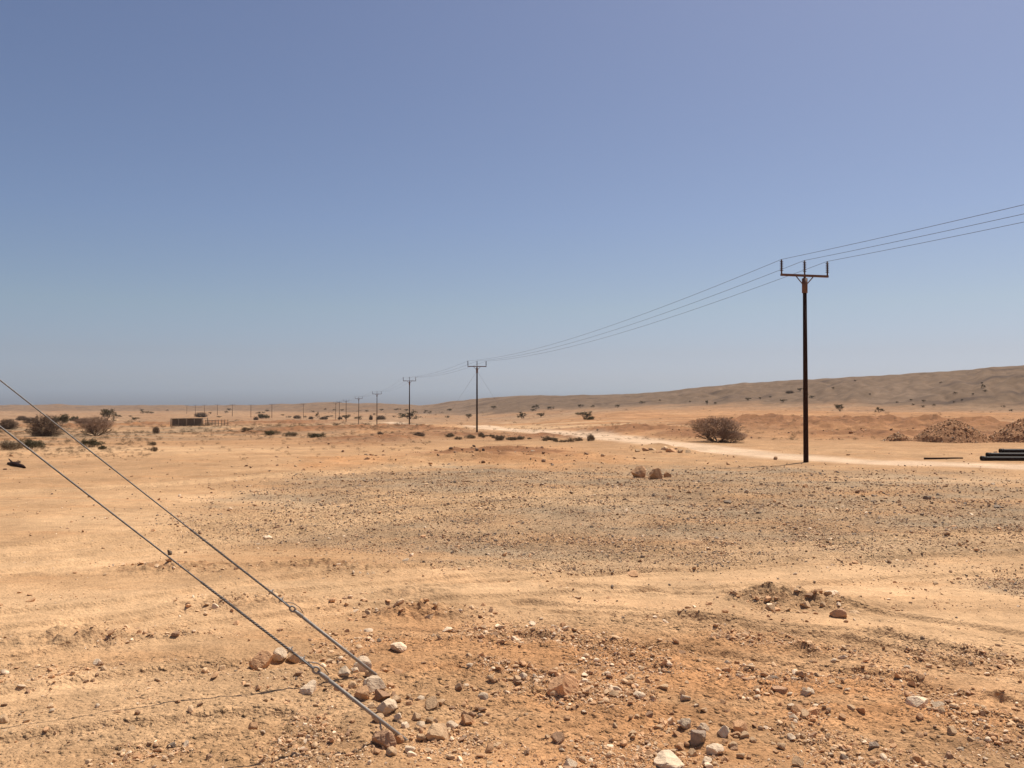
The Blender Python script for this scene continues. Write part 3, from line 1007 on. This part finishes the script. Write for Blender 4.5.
g1 = guy((376, 679), (0, 378), 8.25, 294, 1.1, 'upper one of two steel guy wires, its rod ending behind a pale rock heap')
g2 = guy((406, 740), (0, 424), 6.68, 318, 1.0, 'lower one of two steel guy wires, its rod ending by a dark brown rock')
# loose strap of wire hanging from the lower rod
root, A, d, te, s, u = g2
b = d * .30
tl = MB(); tl.tube([b, b + Vector((.012, -.01, -.06)), b + Vector((.028, -.02, -.13)), b + Vector((.018, -.03, -.20)), b + Vector((.01, -.03, -.26))], .0075, 7)
tl.build('wire_tail', M['rod'], root)

# ------------------------------------------------------------------ black pipes and the long thin pole on the ground
pbase = gp(982, 461.3)
for k, (dx_, dy_, lift, lab) in enumerate([(0, 0, 0.0, 'front black pipe of the pipe stack lying on the ground at the right edge'),
                                           (.05, .225, 0.0, 'black pipe lying on the ground behind the front one in the right hand stack'),
                                           (.28, .11, .185, 'black pipe resting across the two lower ones at the right edge'),
                                           (1.05, .30, .37, 'topmost black pipe of the stack at the right edge, set back to the right')]):
    p = np.array([pbase[0] + dx_, pbase[1] + dy_, 0])
    L = 7.0; ang = R(-3)
    dv = Vector((math.cos(ang), math.sin(ang), 0))
    zb = max(hz(p[0] + dv.x * t, p[1] + dv.y * t)[0] for t in np.linspace(0, L, 20))
    o = empty('pipe', (p[0], p[1], zb + .108 + lift))
    ro, ri = .105, .088
    m_ = MB(); m_.tube([(0, 0, 0), dv * L], ro, 18, False); 
    m_.tube([dv * L, (0, 0, 0)], ri, 18, False)
    # end rings
    for e in (Vector((0, 0, 0)), dv * L):
        sd = Vector((-dv.y, dv.x, 0)); up = Vector((0, 0, 1)); V = []
        for a in np.linspace(0, 2 * math.pi, 18, endpoint=False):
            V.append(e + (sd * math.cos(a) + up * math.sin(a)) * ro)
        for a in np.linspace(0, 2 * math.pi, 18, endpoint=False):
            V.append(e + (sd * math.cos(a) + up * math.sin(a)) * ri)
        m_.add(V, [(i, (i + 1) % 18, 18 + (i + 1) % 18, 18 + i) for i in range(18)])
    m_.build('barrel', M['pipe'], o)
    cl = MB(); cl.tube([dv * .02, dv * .20], .118, 18); cl.build('collar', M['pipe'], o)
    tag(o, lab, 'pipe', 'black pipes stacked at the right edge')
a = Vector(hit(924, 459.2)); b = Vector(hit(963, 459.6))
w = MB()
pts = []
for t in np.linspace(0, 1, 12):
    q_ = a.lerp(b, t); q_.z = hz(q_.x, q_.y)[0] + .05; pts.append(q_)
w.tube(pts, [.055 - .002 * i for i in range(12)], 8)
tag(w.build('fallen_post', M['pole']), 'thin dark post lying flat between the pale track and the black pipes', 'post')
a = Vector(hit(8, 464.5)); b = Vector(hit(25, 468))
w = MB(); w.tube([a + Vector((0, 0, .04)), a.lerp(b, .4) + Vector((0, 0, .10)), a.lerp(b, .75) + Vector((.1, 0, .05)), b + Vector((0, 0, .04))], [.05, .10, .07, .04], 9)
w.tube([a.lerp(b, .3) + Vector((0, 0, .1)), a.lerp(b, .1) + Vector((-.1, .1, .26))], [.05, .02], 7)
tag(w.build('fallen_log', M['pole']), 'dark broken log lying on the sand at the far left edge', 'log')


# ------------------------------------------------------------------ mounds of broken rock
def mound(px, py, wpx, hpx, label, seed, n=900):
    r_ = np.random.default_rng(seed)
    cpt = gp(px, py)
    w = wpx * cpt[1] / F; h = hpx * cpt[1] / F
    rad = w / 2; cy = cpt[1] + rad * .7
    cx = cpt[0] * cy / cpt[1]
    g0 = float(hz(cx, cy)[0])
    na, nr = 72, 26

    def top(x, y):
        q_ = np.hypot(x / rad, y / (rad * .85))
        an = np.arctan2(y, x)
        q_ = q_ * (1 + .10 * np.sin(2 * an + seed) + .07 * np.sin(3 * an + 2 * seed))
        s_ = np.clip(1 - q_, 0, 1)
        s_ = np.clip(s_ + .10 * perlin(x * .45 + seed, y * .45, 302), 0, 1) * smooth(1.0, .86, np.hypot(x / rad, y / (rad * .85)))
        return h * (1 - (1 - s_) ** 1.55) * (1 + .22 * x / rad + .10 * perlin(x * .9 + seed, y * .9, 300)) + .12 * h * perlin(x * 2.1, y * 2.1 + seed, 301) * s_
    V = []
    for i in range(nr + 1):
        for k in range(na):
            a_ = 2 * math.pi * k / na; q_ = 1.12 * i / nr
            x, y = rad * q_ * math.cos(a_), rad * .85 * q_ * math.sin(a_)
            V.append((x, y))
    V = np.array(V)
    z = top(V[:, 0], V[:, 1]) + hz(V[:, 0] + cx, V[:, 1] + cy) - g0 - .04 - .5 * smooth(1.0, 1.12, np.hypot(V[:, 0] / rad, V[:, 1] / (rad * .85)))
    V3 = np.column_stack([V, z])
    f = [(i * na + k, i * na + (k + 1) % na, (i + 1) * na + (k + 1) % na, (i + 1) * na + k) for i in range(nr) for k in range(na)]
    o = empty('rock_mound', (cx, cy, g0))
    link('heap', mesh_from('heap', V3, np.array(f)[:, ::-1], [M['mound']], True), o)
    a_ = r_.uniform(0, 2 * np.pi, n); q_ = np.sqrt(r_.uniform(0, 1, n)) * 1.08 + (r_.random(n) < .08) * r_.uniform(0, .3, n)
    x, y = rad * q_ * np.cos(a_), rad * .85 * q_ * np.sin(a_)
    zz = top(x, y) + hz(x + cx, y + cy) - g0 - .04
    sz = .09 * (1 - r_.uniform(0, .985, n)) ** (-1 / 2.6); sz = np.minimum(sz, .42) * .85
    st_ = mass_object('loose_stones', [stone_mass(np.column_stack([x, y, zz]), sz, tints(n, (.16, .58, .04, .20, .02), r_) * .82, r_, 1)], o)
    st_['kind'] = 'stuff'
    tag(o, label, 'rock mound')
    return o


mound(949, 442.5, 80, 22.5, 'largest mound of broken reddish rock standing behind the black pipes', 3, 1700)
mound(1024, 442.5, 72, 22.5, 'mound of broken rock cut by the right edge of the photo', 5, 1500)
mound(897, 441.5, 32, 8, 'low small mound of earth left of the largest rock mound', 8, 420)
mound(925, 441, 26, 10, 'dark low shoulder of rock at the left foot of the largest rock mound', 12, 420)


# ------------------------------------------------------------------ shrubs and trees
def prisms(P0, P1, r0, r1):
    """3-sided tapered sticks"""
    P0 = np.asarray(P0); P1 = np.asarray(P1)
    d = P1 - P0; d /= np.linalg.norm(d, axis=1, keepdims=True) + 1e-9
    ref = np.where(np.abs(d[:, 2:3]) < .9, np.array([[0, 0, 1.]]), np.array([[1., 0, 0]]))
    s = np.cross(d, ref); s /= np.linalg.norm(s, axis=1, keepdims=True); u = np.cross(s, d)
    n = len(P0); V = np.zeros((n, 6, 3))
    for k in range(3):
        a_ = 2 * math.pi * k / 3
        o_ = s * math.cos(a_) + u * math.sin(a_)
        V[:, k] = P0 + o_ * np.asarray(r0)[:, None]; V[:, 3 + k] = P1 + o_ * np.asarray(r1)[:, None]
    f = np.array([(0, 1, 4, 3), (1, 2, 5, 4), (2, 0, 3, 5)])
    return V.reshape(-1, 3), (f[None] + (np.arange(n) * 6)[:, None, None]).reshape(-1, 4)


def leaves(C, size, r_):
    n = len(C)
    Rm = rot_mats(r_, n, 1.2)
    s = size * r_.uniform(.6, 1.4, n)
    qd = np.array([(-.5, -.3, 0), (.5, -.3, .12), (.5, .3, 0), (-.5, .3, .12)])
    V = np.einsum('nij,vj->nvi', Rm, qd) * s[:, None, None] + C[:, None, :]
    return V.reshape(-1, 3), np.arange(n * 4).reshape(n, 4)


def grow(kind, seed):
    """unit shrub, 1 wide and about 1 tall: (wood V,F), (foliage V,F)"""
    r_ = np.random.default_rng(seed)
    P0, P1, A, B, tips = [], [], [], [], []

    def br(p, d, L, rad, depth, spread, up):
        e = p + d * L
        m_ = p + d * L * .5 + r_.normal(0, .05 * L, 3)
        P0.extend([p, m_]); P1.extend([m_, e]); A.extend([rad, rad * .85]); B.extend([rad * .85, rad * .7])
        if depth == 0:
            tips.append((e, d)); return
        for _ in range(3 if depth > 1 else 4):
            nd = d + r_.normal(0, spread, 3) + np.array([0, 0, up]); nd /= np.linalg.norm(nd)
            br(e if r_.random() < .7 else m_, nd, L * r_.uniform(.6, .85), rad * .62, depth - 1, spread, up)
    if kind == 'vase':
        for k in range(9):
            a_ = 2 * math.pi * k / 9 + r_.normal(0, .3); t = r_.uniform(.35, 1.15)
            br(np.array([.02 * math.cos(a_), .02 * math.sin(a_), -.03]), np.array([math.cos(a_) * math.sin(t), math.sin(a_) * math.sin(t), math.cos(t)]), r_.uniform(.20, .27), .018, 3, .38, .03)
    elif kind == 'dome':
        for k in range(12):
            a_ = 2 * math.pi * k / 12 + r_.normal(0, .3); t = r_.uniform(.1, 1.45)
            br(np.array([.10 * math.cos(a_), .10 * math.sin(a_), -.03]), np.array([math.cos(a_) * math.sin(t), math.sin(a_) * math.sin(t), math.cos(t)]), r_.uniform(.17, .24), .014, 3, .5, .0)
    elif kind == 'umbrella':
        for k in range(3):
            a_ = 2 * math.pi * k / 3 + r_.normal(0, .3); t = r_.uniform(.25, .6)
            br(np.array([.03 * math.cos(a_), .03 * math.sin(a_), -.04]), np.array([math.cos(a_) * math.sin(t), math.sin(a_) * math.sin(t), math.cos(t)]), .36, .030, 3, .42, -.02)
    else:
        for k in range(14):
            a_ = r_.uniform(0, 2 * math.pi); q_ = r_.uniform(0, .3); t = r_.uniform(.0, 1.0)
            br(np.array([q_ * math.cos(a_), q_ * math.sin(a_), -.03]), np.array([math.cos(a_) * math.sin(t), math.sin(a_) * math.sin(t), math.cos(t)]), r_.uniform(.18, .3), .010, 2, .5, .05)
    T = np.array([t[0] for t in tips]); D = np.array([t[1] for t in tips])
    wood = np.concatenate([np.array(P0), np.array(P1)])
    n = len(T)
    if kind in ('vase', 'dome'):
        # fine twigs fill the crown's volume, denser towards its shell, in uneven clumps
        N = 5000 if kind == 'vase' else 6500
        dv_ = r_.normal(size=(N * 2, 3)); dv_ /= np.linalg.norm(dv_, axis=1, keepdims=True)
        rad_ = r_.uniform(.08, 1, N * 2) ** (1 / 2.4)
        lump = 1 + .34 * perlin(dv_[:, 0] * 1.8 + seed, dv_[:, 1] * 1.8 + dv_[:, 2], 310) + .16 * perlin(dv_[:, 0] * 4 + seed, dv_[:, 1] * 4 - dv_[:, 2] * 3, 311)
        Q = dv_ * (rad_ * lump)[:, None]
        if kind == 'vase':
            C = Q * np.array([.5, .5, .40]) + np.array([0, 0, .60])
            ok = np.hypot(C[:, 0], C[:, 1]) < (.12 + 1.15 * np.maximum(C[:, 2], 0)) * (1 + .5 * perlin(np.arctan2(C[:, 1], C[:, 0]) * 1.9 + seed, C[:, 2] * 4, 315)) + r_.normal(0, .04, len(C))
        else:
            C = Q * np.array([.5, .5, .62]) + np.array([0, 0, .36]); ok = C[:, 2] > -.02
        cl_ = perlin(C[:, 0] * 7 + seed, C[:, 1] * 7 + C[:, 2] * 5, 312) + .5 * perlin(C[:, 0] * 15, C[:, 2] * 15 + C[:, 1] * 9, 313)
        ok &= cl_ > (-.25 if kind == 'vase' else -.45)
        C = C[ok][:N]
        out_ = C - np.array([0, 0, .02]); out_ /= np.linalg.norm(out_, axis=1, keepdims=True) + 1e-6
        dd = out_ + r_.normal(0, .45, C.shape); dd /= np.linalg.norm(dd, axis=1, keepdims=True)
        ln = r_.uniform(.04, .11, (len(C), 1))
        fV, fF = prisms(C - dd * ln * .5, C + dd * ln * .5, np.full(len(C), .0028), np.full(len(C), .0012))
        lc = C[r_.random(len(C)) < (.10 if kind == 'vase' else .35)]
        lV, lF = leaves(lc, .022 if kind == 'vase' else .032, r_)
        fF = np.concatenate([fF, lF + len(fV)]); fV = np.concatenate([fV, lV])
    else:
        m_ = 14 if kind == 'umbrella' else 16
        cc = np.repeat(T, m_, 0) + r_.normal(0, 1, (n * m_, 3)) * ([.075, .075, .028] if kind == 'umbrella' else [.06, .06, .06])
        fV, fF = leaves(cc, .042 if kind == 'umbrella' else .040, r_)
    wV, wF = prisms(np.array(P0), np.array(P1), A, B)
    if kind in ('vase', 'dome'):
        qq = (np.hypot(wV[:, 0], wV[:, 1]) / .46) ** 2 + (np.maximum(wV[:, 2] - .5, 0) / .45) ** 2
        keep = qq.reshape(-1, 6).max(axis=1) < 1
        wV = wV.reshape(-1, 6, 3)[keep].reshape(-1, 3)
        wF = wF.reshape(-1, 3, 4)[:int(keep.sum())].reshape(-1, 4)
        return (wV, wF), (fV, fF)
    allv = np.concatenate([wV, fV])
    lo, hi = np.percentile(allv, 1, axis=0), np.percentile(allv, 99, axis=0)
    sx = 1.0 / max(hi[0] - lo[0], hi[1] - lo[1]); szz = 1.0 / hi[2]
    sc = np.array([sx, sx, szz])
    return (wV * sc, wF), (fV * sc, fF)


KINDM = {'vase': ('bark', 'twig'), 'dome': ('bark', 'darktwig'), 'umbrella': ('bark', 'leaf'), 'low': ('bark', 'leaf'), 'tuft': ('twig', 'scrub')}
SHRUB = {}
for kd in ('vase', 'dome', 'umbrella', 'low', 'tuft'):
    SHRUB[kd] = []
    for k in range(3):
        (wV, wF), (fV, fF) = grow('low' if kd == 'tuft' else kd, 400 + 17 * k + len(kd))
        mw = mesh_from('branches', wV, wF, [M[KINDM[kd][0]]], False)
        mf = mesh_from('foliage', fV, fF, [M[KINDM[kd][1]]], False)
        mj = mesh_from('shrub', np.concatenate([wV, fV]), np.concatenate([wF, fF + len(wV)]), [M[KINDM[kd][0]], M[KINDM[kd][1]]], False,
                       [0] * len(wF) + [1] * len(fF))
        SHRUB[kd].append((mw, mf, mj))
rb = np.random.default_rng(77)
nm_of = {'vase': ('bush', 'bush'), 'dome': ('bush', 'bush'), 'umbrella': ('acacia_tree', 'tree'), 'low': ('shrub', 'shrub'), 'tuft': ('scrub_tuft', 'scrub tuft')}


def shrub(px, py, wpx, hpx, kd, label, group=None):
    p = gp(px, py); p[2] = hz(p[0], p[1])[0]
    w = wpx * p[1] / F; h = hpx * p[1] / F
    mw, mf, mj = SHRUB[kd][rb.integers(0, 3)]
    nm, cat = nm_of[kd]
    if wpx >= 14:
        o = empty(nm, p, rb.uniform(0, 6.28))
        link('trunk' if kd == 'umbrella' else 'branches', mw, o); link('crown' if kd == 'umbrella' else 'foliage', mf, o)
    else:
        o = link(nm, mj); o.location = p; o.rotation_euler = (0, 0, rb.uniform(0, 6.28))
    o.scale = (w, w, h)
    tag(o, label, cat, group)
    return o


for a_ in [
    (717, 441.5, 51, 25, 'vase', 'largest bush, wide twiggy and brown, standing behind the pale track'),
    (731, 442.2, 30, 12, 'vase', 'low dark bush merged with the right foot of the largest twiggy brown bush'),
    (45, 438, 29, 22, 'dome', 'dark brown domed bush crossed by the upper guy wire at the far left'),
    (96, 437.5, 33, 19, 'vase', 'brown vase shaped bush in front of the flat topped green tree'),
    (107, 422, 20, 12, 'umbrella', 'flat topped green acacia rising behind the brown vase shaped bush'),
    (8, 430, 18, 10, 'dome', 'dark bush cut by the left edge of the photo'),
    (60, 425, 15, 9, 'low', 'dark green bush just right of the domed brown bush'),
    (31, 424, 14, 7, 'dome', 'low dark bush behind the domed brown bush, on its left'),
    (22, 421, 11, 5, 'dome', 'small low bush left of the domed brown bush, far back'),
    (73, 421, 9, 5, 'low', 'small green bush far behind, between domed bush and vase shaped bush'),
    (82, 425, 18, 6, 'vase', 'brownish low bush behind the vase shaped bush'),
    (117, 418, 8, 4, 'umbrella', 'small low tree touching the right side of the flat topped acacia'),
    (32, 449, 22, 10, 'low', 'green low bush between the two guy wires at the left'),
    (12, 450, 22, 9, 'tuft', 'pale dry low bush left of the green one between the guy wires'),
    (93, 447, 20, 8, 'low', 'low olive shrub below the brown vase shaped bush'),
    (104, 449, 9, 4, 'low', 'small shrub at the right of the low olive shrub'),
    (156, 433, 7, 7, 'dome', 'small round bush alone on the sand left of the animal pen'),
    (154, 452, 8, 5, 'tuft', 'small pale tuft alone on the sand below the round bush'),
    (152, 446, 8, 4, 'tuft', 'small dark tuft above the pale tuft on the left sand'),
    (135, 420, 8, 3.5, 'umbrella', 'tiny tree right of the flat topped acacia'),
    (143, 414, 6, 3, 'umbrella', 'tiny far tree on the plain, left of a pair above the round bush'),
    (149, 413.5, 5, 2.6, 'umbrella', 'tiny far tree on the plain, right of a pair above the round bush'),
    (201, 417, 13, 5, 'dome', 'dark bush behind the right end of the animal pen'),
    (264, 419, 11, 5, 'low', 'dark bush on the low earth mound right of the animal pen'),
    (256, 420, 5, 4, 'dome', 'dark small bush left of the one on the low earth mound'),
    (297, 419, 8, 3.5, 'dome', 'small bush at the foot of the pole where the line bends'),
    (311, 419.5, 5, 3, 'dome', 'small bush between the bend pole and the tiny leaning tree'),
    (317.5, 418, 4, 6, 'umbrella', 'tiny leaning tree left of the two close far poles'),
    (324, 420, 9, 3, 'dome', 'low bush right of the tiny leaning tree'),
    (340, 420.5, 5, 3.5, 'dome', 'small bush at the foot of the two close far poles'),
    (346, 420.5, 8, 5, 'umbrella', 'small bush in front of the sixth pole'),
    (358.5, 420, 9, 4, 'umbrella', 'small bush in front of the fifth pole'),
    (371, 421, 4, 5, 'dome', 'small upright bush left of the fourth pole'),
    (381, 420.8, 10, 4.5, 'dome', 'dark bush right of the fourth pole'),
    (409, 420, 20, 9, 'umbrella', 'dark spreading tree behind the third pole'),
    (426, 411.5, 5, 2, 'umbrella', 'tiny far tree between second and third poles, left one'),
    (449, 410.5, 5, 2, 'umbrella', 'tiny far tree between second and third poles, right one'),
    (469, 418, 8, 4.5, 'umbrella', 'small tree just left of the second pole'),
    (494, 409, 7, 3, 'umbrella', 'small tree right of the second pole, at the foot of the hill'),
    (536, 408.5, 9, 4, 'umbrella', 'flat topped small tree nearest the hill, right of the second pole'),
    (533, 411.5, 7, 2.5, 'umbrella', 'low small tree just below the flat topped one near the hill'),
    (522, 420, 11, 7, 'umbrella', 'dark rounded tree on the orange plain right of the second pole'),
    (541, 419, 8, 4.5, 'umbrella', 'smaller tree right of the dark rounded tree on the plain'),
    (551, 410, 7, 3, 'umbrella', 'small tree right of the flat topped one near the hill'),
    (585, 418, 16, 8, 'umbrella', 'largest dark tree on the orange plain between second and nearest poles'),
    (592, 419.5, 12, 4, 'low', 'low bushy growth at the right foot of the largest tree on the plain'),
    (581, 407.5, 6, 3, 'umbrella', 'tiny tree above the largest tree on the plain, left of a pair'),
    (593, 407.5, 5, 2.5, 'umbrella', 'tiny tree above the largest tree on the plain, right of a pair'),
    (617, 407, 5, 3, 'umbrella', 'tiny tree by itself at the foot of the hill right of the tree pair'),
    (642, 403.5, 6, 2.5, 'umbrella', 'tiny tree on the hill slope left of the brown bush'),
    (840, 412.5, 11, 7, 'umbrella', 'dark leaning tree just right of the nearest utility pole'),
    (879, 413.5, 9, 5.5, 'umbrella', 'small tree right of the leaning tree at the foot of the right hill'),
    (934, 416, 9, 3, 'low', 'low dark shrub above the largest rock mound'),
    (707, 404, 4, 4, 'umbrella', 'small upright tree at hill foot above the largest brown bush'),
    (715, 404.5, 4, 2, 'umbrella', 'tiny shrub right of the upright tree at hill foot'),
    (748, 401.5, 6, 3, 'umbrella', 'small tree at hill foot left of the nearest pole'),
    (783, 402.5, 7, 3, 'umbrella', 'small tree at hill foot close to the nearest pole'),
    (731, 417.5, 6, 3.5, 'low', 'small shrub directly above the largest brown bush'),
    (590, 441, 10, 7, 'tuft', 'grey green round tuft at the edge of the pale track'),
    (272, 436, 16, 5, 'low', 'olive low shrub on the sand below the low earth mound'),
    (290, 437.5, 14, 4.5, 'tuft', 'low shrub right of the olive one below the low earth mound'),
    (317, 438.5, 17, 5, 'low', 'rightmost of three low shrubs below the low earth mound'),
    (245, 434, 10, 3, 'tuft', 'flat dry shrub left of three low shrubs below the low earth mound'),
    (380, 437, 6, 4, 'dome', 'small dark shrub alone on orange ground below the fourth pole'),
    (419, 438.5, 12, 5, 'dome', 'dark round shrub below and right of the third pole'),
    (983, 389, 5, 4, 'umbrella', 'largest dark shrub on the slope of the right hill'),
    (985, 392, 5, 2, 'umbrella', 'dark shrub just below the largest on the right hill slope'),
    (790, 391, 9, 3, 'dome', 'dark shrub patch on the hill beside the nearest pole, high up'),
]:
    shrub(*a_)
rq = np.random.default_rng(88)
for k in range(34):
    px = 425 + 155 * rq.beta(1.5, 1.1); py = 438.3 + (px - 430) / 48 + rq.normal(0, .7)
    w = rq.uniform(4, 11); h = w * rq.uniform(.25, .6)
    shrub(px, py, w, h, 'tuft', 'dry grey scrub tuft in the row at the foot of the second utility pole', 'scrub tufts in the row below the second pole')
for (px, py, w, h) in [(924, 401, 4, 2.2), (934, 404, 4, 2), (941, 382.5, 3, 1.6), (911, 399, 3, 1.8), (913, 404, 3, 2), (923, 405.5, 4, 2), (955, 395, 4, 2.4), (962, 400, 3, 2), (973, 396, 3, 2),
                       (954, 401, 3, 1.6), (1011, 410, 4, 2.5), (982, 382, 3, 1.8), (1003, 405, 4, 2), (897, 402, 3, 1.8), (870, 396, 3, 1.6), (833, 390, 4, 2), (855, 384, 3, 1.6), (800, 390, 6, 3), (806, 394, 6, 2.6),
                       (812, 397, 7, 2.4), (760, 400, 4, 2), (770, 396, 3, 1.6), (690, 402, 3, 1.6), (660, 401, 3, 1.5)]:
    shrub(px, py, w, h, 'umbrella', 'tiny dark shrub dotting the grey slope of the right hand hill', 'tiny shrubs dotting the right hand hill')
rs = np.random.default_rng(91)
for k in range(40):
    px = rs.uniform(120, 470); py = rs.uniform(409.5, 418)
    shrub(px, py, rs.uniform(2.5, 6), rs.uniform(1.3, 2.4), 'umbrella', 'tiny dark bush on the far left plain beyond the pen and the poles', 'tiny bushes on the far plain')
# dry weeds, too many to count
wp = []
rw = np.random.default_rng(95)
(wV, wF), (fV, fF) = grow('low', 505)
fV4 = fV.reshape(-1, 4, 3)[::9].reshape(-1, 3)
Vs = []; n_w = 0
while n_w < 3100:
    if n_w < 1800:
        px = rw.uniform(-30, 430) if rw.random() < .8 else rw.uniform(430, 1024); py = 424 + abs(rw.normal(0, 12))
        if px > 430: py = min(py, 440)
    elif n_w < 2400:
        px = rw.uniform(-30, 150); py = rw.uniform(432, 458)
    else:
        px = rw.uniform(300, 1030); py = rw.uniform(410.5, 441)
    p = gp(px, py)
    w = ((2.5 if n_w < 2400 else 1.6) + (6.5 if n_w < 2400 else 3.0) * rw.random() ** 2.2) * p[1] / F; h = w * rw.uniform(.22, .5)
    a_ = rw.uniform(0, 6.28); ca, sa = math.cos(a_), math.sin(a_)
    V = fV4 * np.array([w, w * .8, h])
    V = V @ np.array([[ca, sa, 0], [-sa, ca, 0], [0, 0, 1]])
    Vs.append((V, p)); n_w += 1
zz = hz([p[0] for _, p in Vs], [p[1] for _, p in Vs])
VV = np.concatenate([V + np.array([p[0], p[1], z_]) for (V, p), z_ in zip(Vs, zz)])
me = mesh_from('scrub', VV, np.arange(len(VV)).reshape(-1, 4), [M['scrub']], False)
tag(link('scrub', me), 'low dry grey green scrub scattered over the sand at the left', 'scrub', kind='stuff')

# ------------------------------------------------------------------ animal pen in the distance
a = Vector(hit(171, 426.3)); b = Vector(hit(203, 425.6))
b = Vector((U(203) * (a.y + .6), a.y + .6, 0)); b.z = hz(b.x, b.y)[0]
pen = empty('animal_pen', a)
dv = (b - a); Lp = dv.length; dv.normalize(); nv = Vector((-dv.y, dv.x, 0))
Hp = 8.2 * a.y / F
for (s0, s1) in ((.03, .46), (.50, .97)):
    m_ = MB(); c_ = dv * (Lp * (s0 + s1) / 2) + Vector((0, 0, Hp * .52))
    rot = Matrix.Rotation(math.atan2(dv.y, dv.x), 3, 'Z')
    m_.box(c_ + nv * .05, (Lp * (s1 - s0), .06, Hp * .84), rot); m_.build('screen', M['cloth'], pen, False)
m_ = MB(); m_.box(dv * (Lp * .5) + nv * 2.0 + Vector((0, 0, Hp * .95)), (Lp, 3.9, .08), rot); m_.build('roof', M['cloth'], pen, False)
for s0 in (0, .24, .48, .73, 1.0):
    for w_ in (0, 4.0):
        m_ = MB(); q_ = dv * (Lp * s0) + nv * w_; m_.tube([q_ + Vector((0, 0, -.5)), q_ + Vector((0, 0, Hp * 1.04))], .11, 7); m_.build('post', M['post'], pen)
m_ = MB(); m_.tube([Vector((0, -.06, Hp)), dv * Lp + Vector((0, -.06, Hp))], .07, 6); m_.build('rail', M['post'], pen)
tag(pen, 'dark screened animal pen with pale posts on the far left plain', 'animal pen')
fe = empty('rail_fence', b)
for k in range(8):
    m_ = MB(); q_ = dv * (.6 + k * .62); m_.tube([q_ + Vector((0, 0, -.5)), q_ + Vector((0, 0, Hp * .8))], .07, 6); m_.build('post', M['post'], fe)
for hh in (.3, .72):
    m_ = MB(); m_.tube([dv * .5 + Vector((0, -.1, Hp * hh)), dv * 5.2 + Vector((0, -.1, Hp * hh))], .05, 6); m_.build('rail', M['post'], fe)
tag(fe, 'low open rail fence running right from the animal pen', 'fence')

# ------------------------------------------------------------------ air
HAZE = True
if HAZE:
    me = bpy.data.meshes.new('haze')
    x0, y0, z0, x1, y1, z1 = -5400, -5400, -330, 5400, 5400, 90
    V = np.array([(x, y, z) for x in (x0, x1) for y in (y0, y1) for z in (z0, z1)], float)
    f = np.array([(0, 1, 3, 2), (4, 6, 7, 5), (0, 4, 5, 1), (2, 3, 7, 6), (0, 2, 6, 4), (1, 5, 7, 3)])
    hm = bpy.data.materials.new('desert_haze'); hm.use_nodes = True
    nt = hm.node_tree; nt.nodes.clear()
    out = nt.nodes.new('ShaderNodeOutputMaterial'); pv = nt.nodes.new('ShaderNodeVolumePrincipled')
    pv.inputs['Color'].default_value = (.88, .94, 1.0, 1); pv.inputs['Density'].default_value = .000045; pv.inputs['Anisotropy'].default_value = .4
    nt.links.new(pv.outputs[0], out.inputs['Volume'])
    tag(link('haze', mesh_from('haze', V, f, [hm])), 'thin dusty haze over the whole plain', 'haze', kind='stuff')

# ------------------------------------------------------------------ light, sky, camera
world = bpy.data.worlds.new('World'); scene.world = world; world.use_nodes = True
nt = world.node_tree
bg = nt.nodes['Background']
sky = nt.nodes.new('ShaderNodeTexSky'); sky.sky_type = 'NISHITA'; sky.sun_disc = False
sky.sun_elevation = SUN_EL; sky.sun_rotation = SUN_AZ
sky.altitude = 0; sky.air_density = 0.6; sky.dust_density = 1.35; sky.ozone_density = 2.0
# dusty air low over the plain is paler and cooler than the plain sky model
wb = nt.nodes.new('ShaderNodeMix'); wb.data_type = 'RGBA'; wb.blend_type = 'MULTIPLY'; wb.inputs['Factor'].default_value = 1
tcw = nt.nodes.new('ShaderNodeTexCoord'); sxyz = nt.nodes.new('ShaderNodeSeparateXYZ'); nt.links.new(tcw.outputs['Generated'], sxyz.inputs[0])
rmp = nt.nodes.new('ShaderNodeValToRGB'); nt.links.new(sxyz.outputs['Z'], rmp.inputs[0])
stops = [(.012, (.93, 1.03, 1.24)), (.028, (.98, .97, 1.08)), (.055, (.99, .915, .92)), (.105, (1.06, 1.0, .90)), (.2, (1.05, 1.015, 1.0)), (.4, (1.045, 1.005, 1.03))]
el_ = rmp.color_ramp.elements
el_[0].position = stops[0][0]; el_[0].color = (*stops[0][1], 1); el_[1].position = stops[-1][0]; el_[1].color = (*stops[-1][1], 1)
for p_, c_ in stops[1:-1]:
    e_ = el_.new(p_); e_.color = (*c_, 1)
nt.links.new(rmp.outputs['Color'], wb.inputs['B'])
nt.links.new(sky.outputs['Color'], wb.inputs['A']); nt.links.new(wb.outputs['Result'], bg.inputs['Color'])
bg.inputs['Strength'].default_value = 0.091

ld = bpy.data.lights.new('sun', 'SUN'); ld.energy = 4.8; ld.angle = R(.53); ld.color = (1.0, .93, .83)
so = bpy.data.objects.new('sun', ld); COL.objects.link(so)
sv = Vector((math.sin(SUN_AZ) * math.cos(SUN_EL), math.cos(SUN_AZ) * math.cos(SUN_EL), math.sin(SUN_EL)))
so.rotation_euler = (-sv).to_track_quat('-Z', 'Y').to_euler()
so.location = sv * 50

cd = bpy.data.cameras.new('camera'); cd.sensor_width = 36; cd.lens = 36 * F / 1024; cd.clip_start = .1; cd.clip_end = 30000
co = bpy.data.objects.new('camera', cd); COL.objects.link(co)
co.location = (0, 0, EYE); co.rotation_euler = (math.pi / 2 + PITCH, 0, 0)
scene.camera = co
vs = scene.view_settings
vs.view_transform = 'Standard'; vs.look = 'None'; vs.exposure = 0.22; vs.gamma = 1; vs.use_curve_mapping = False
scene.cycles.max_bounces = 6; scene.cycles.diffuse_bounces = 3; scene.cycles.volume_bounces = 1
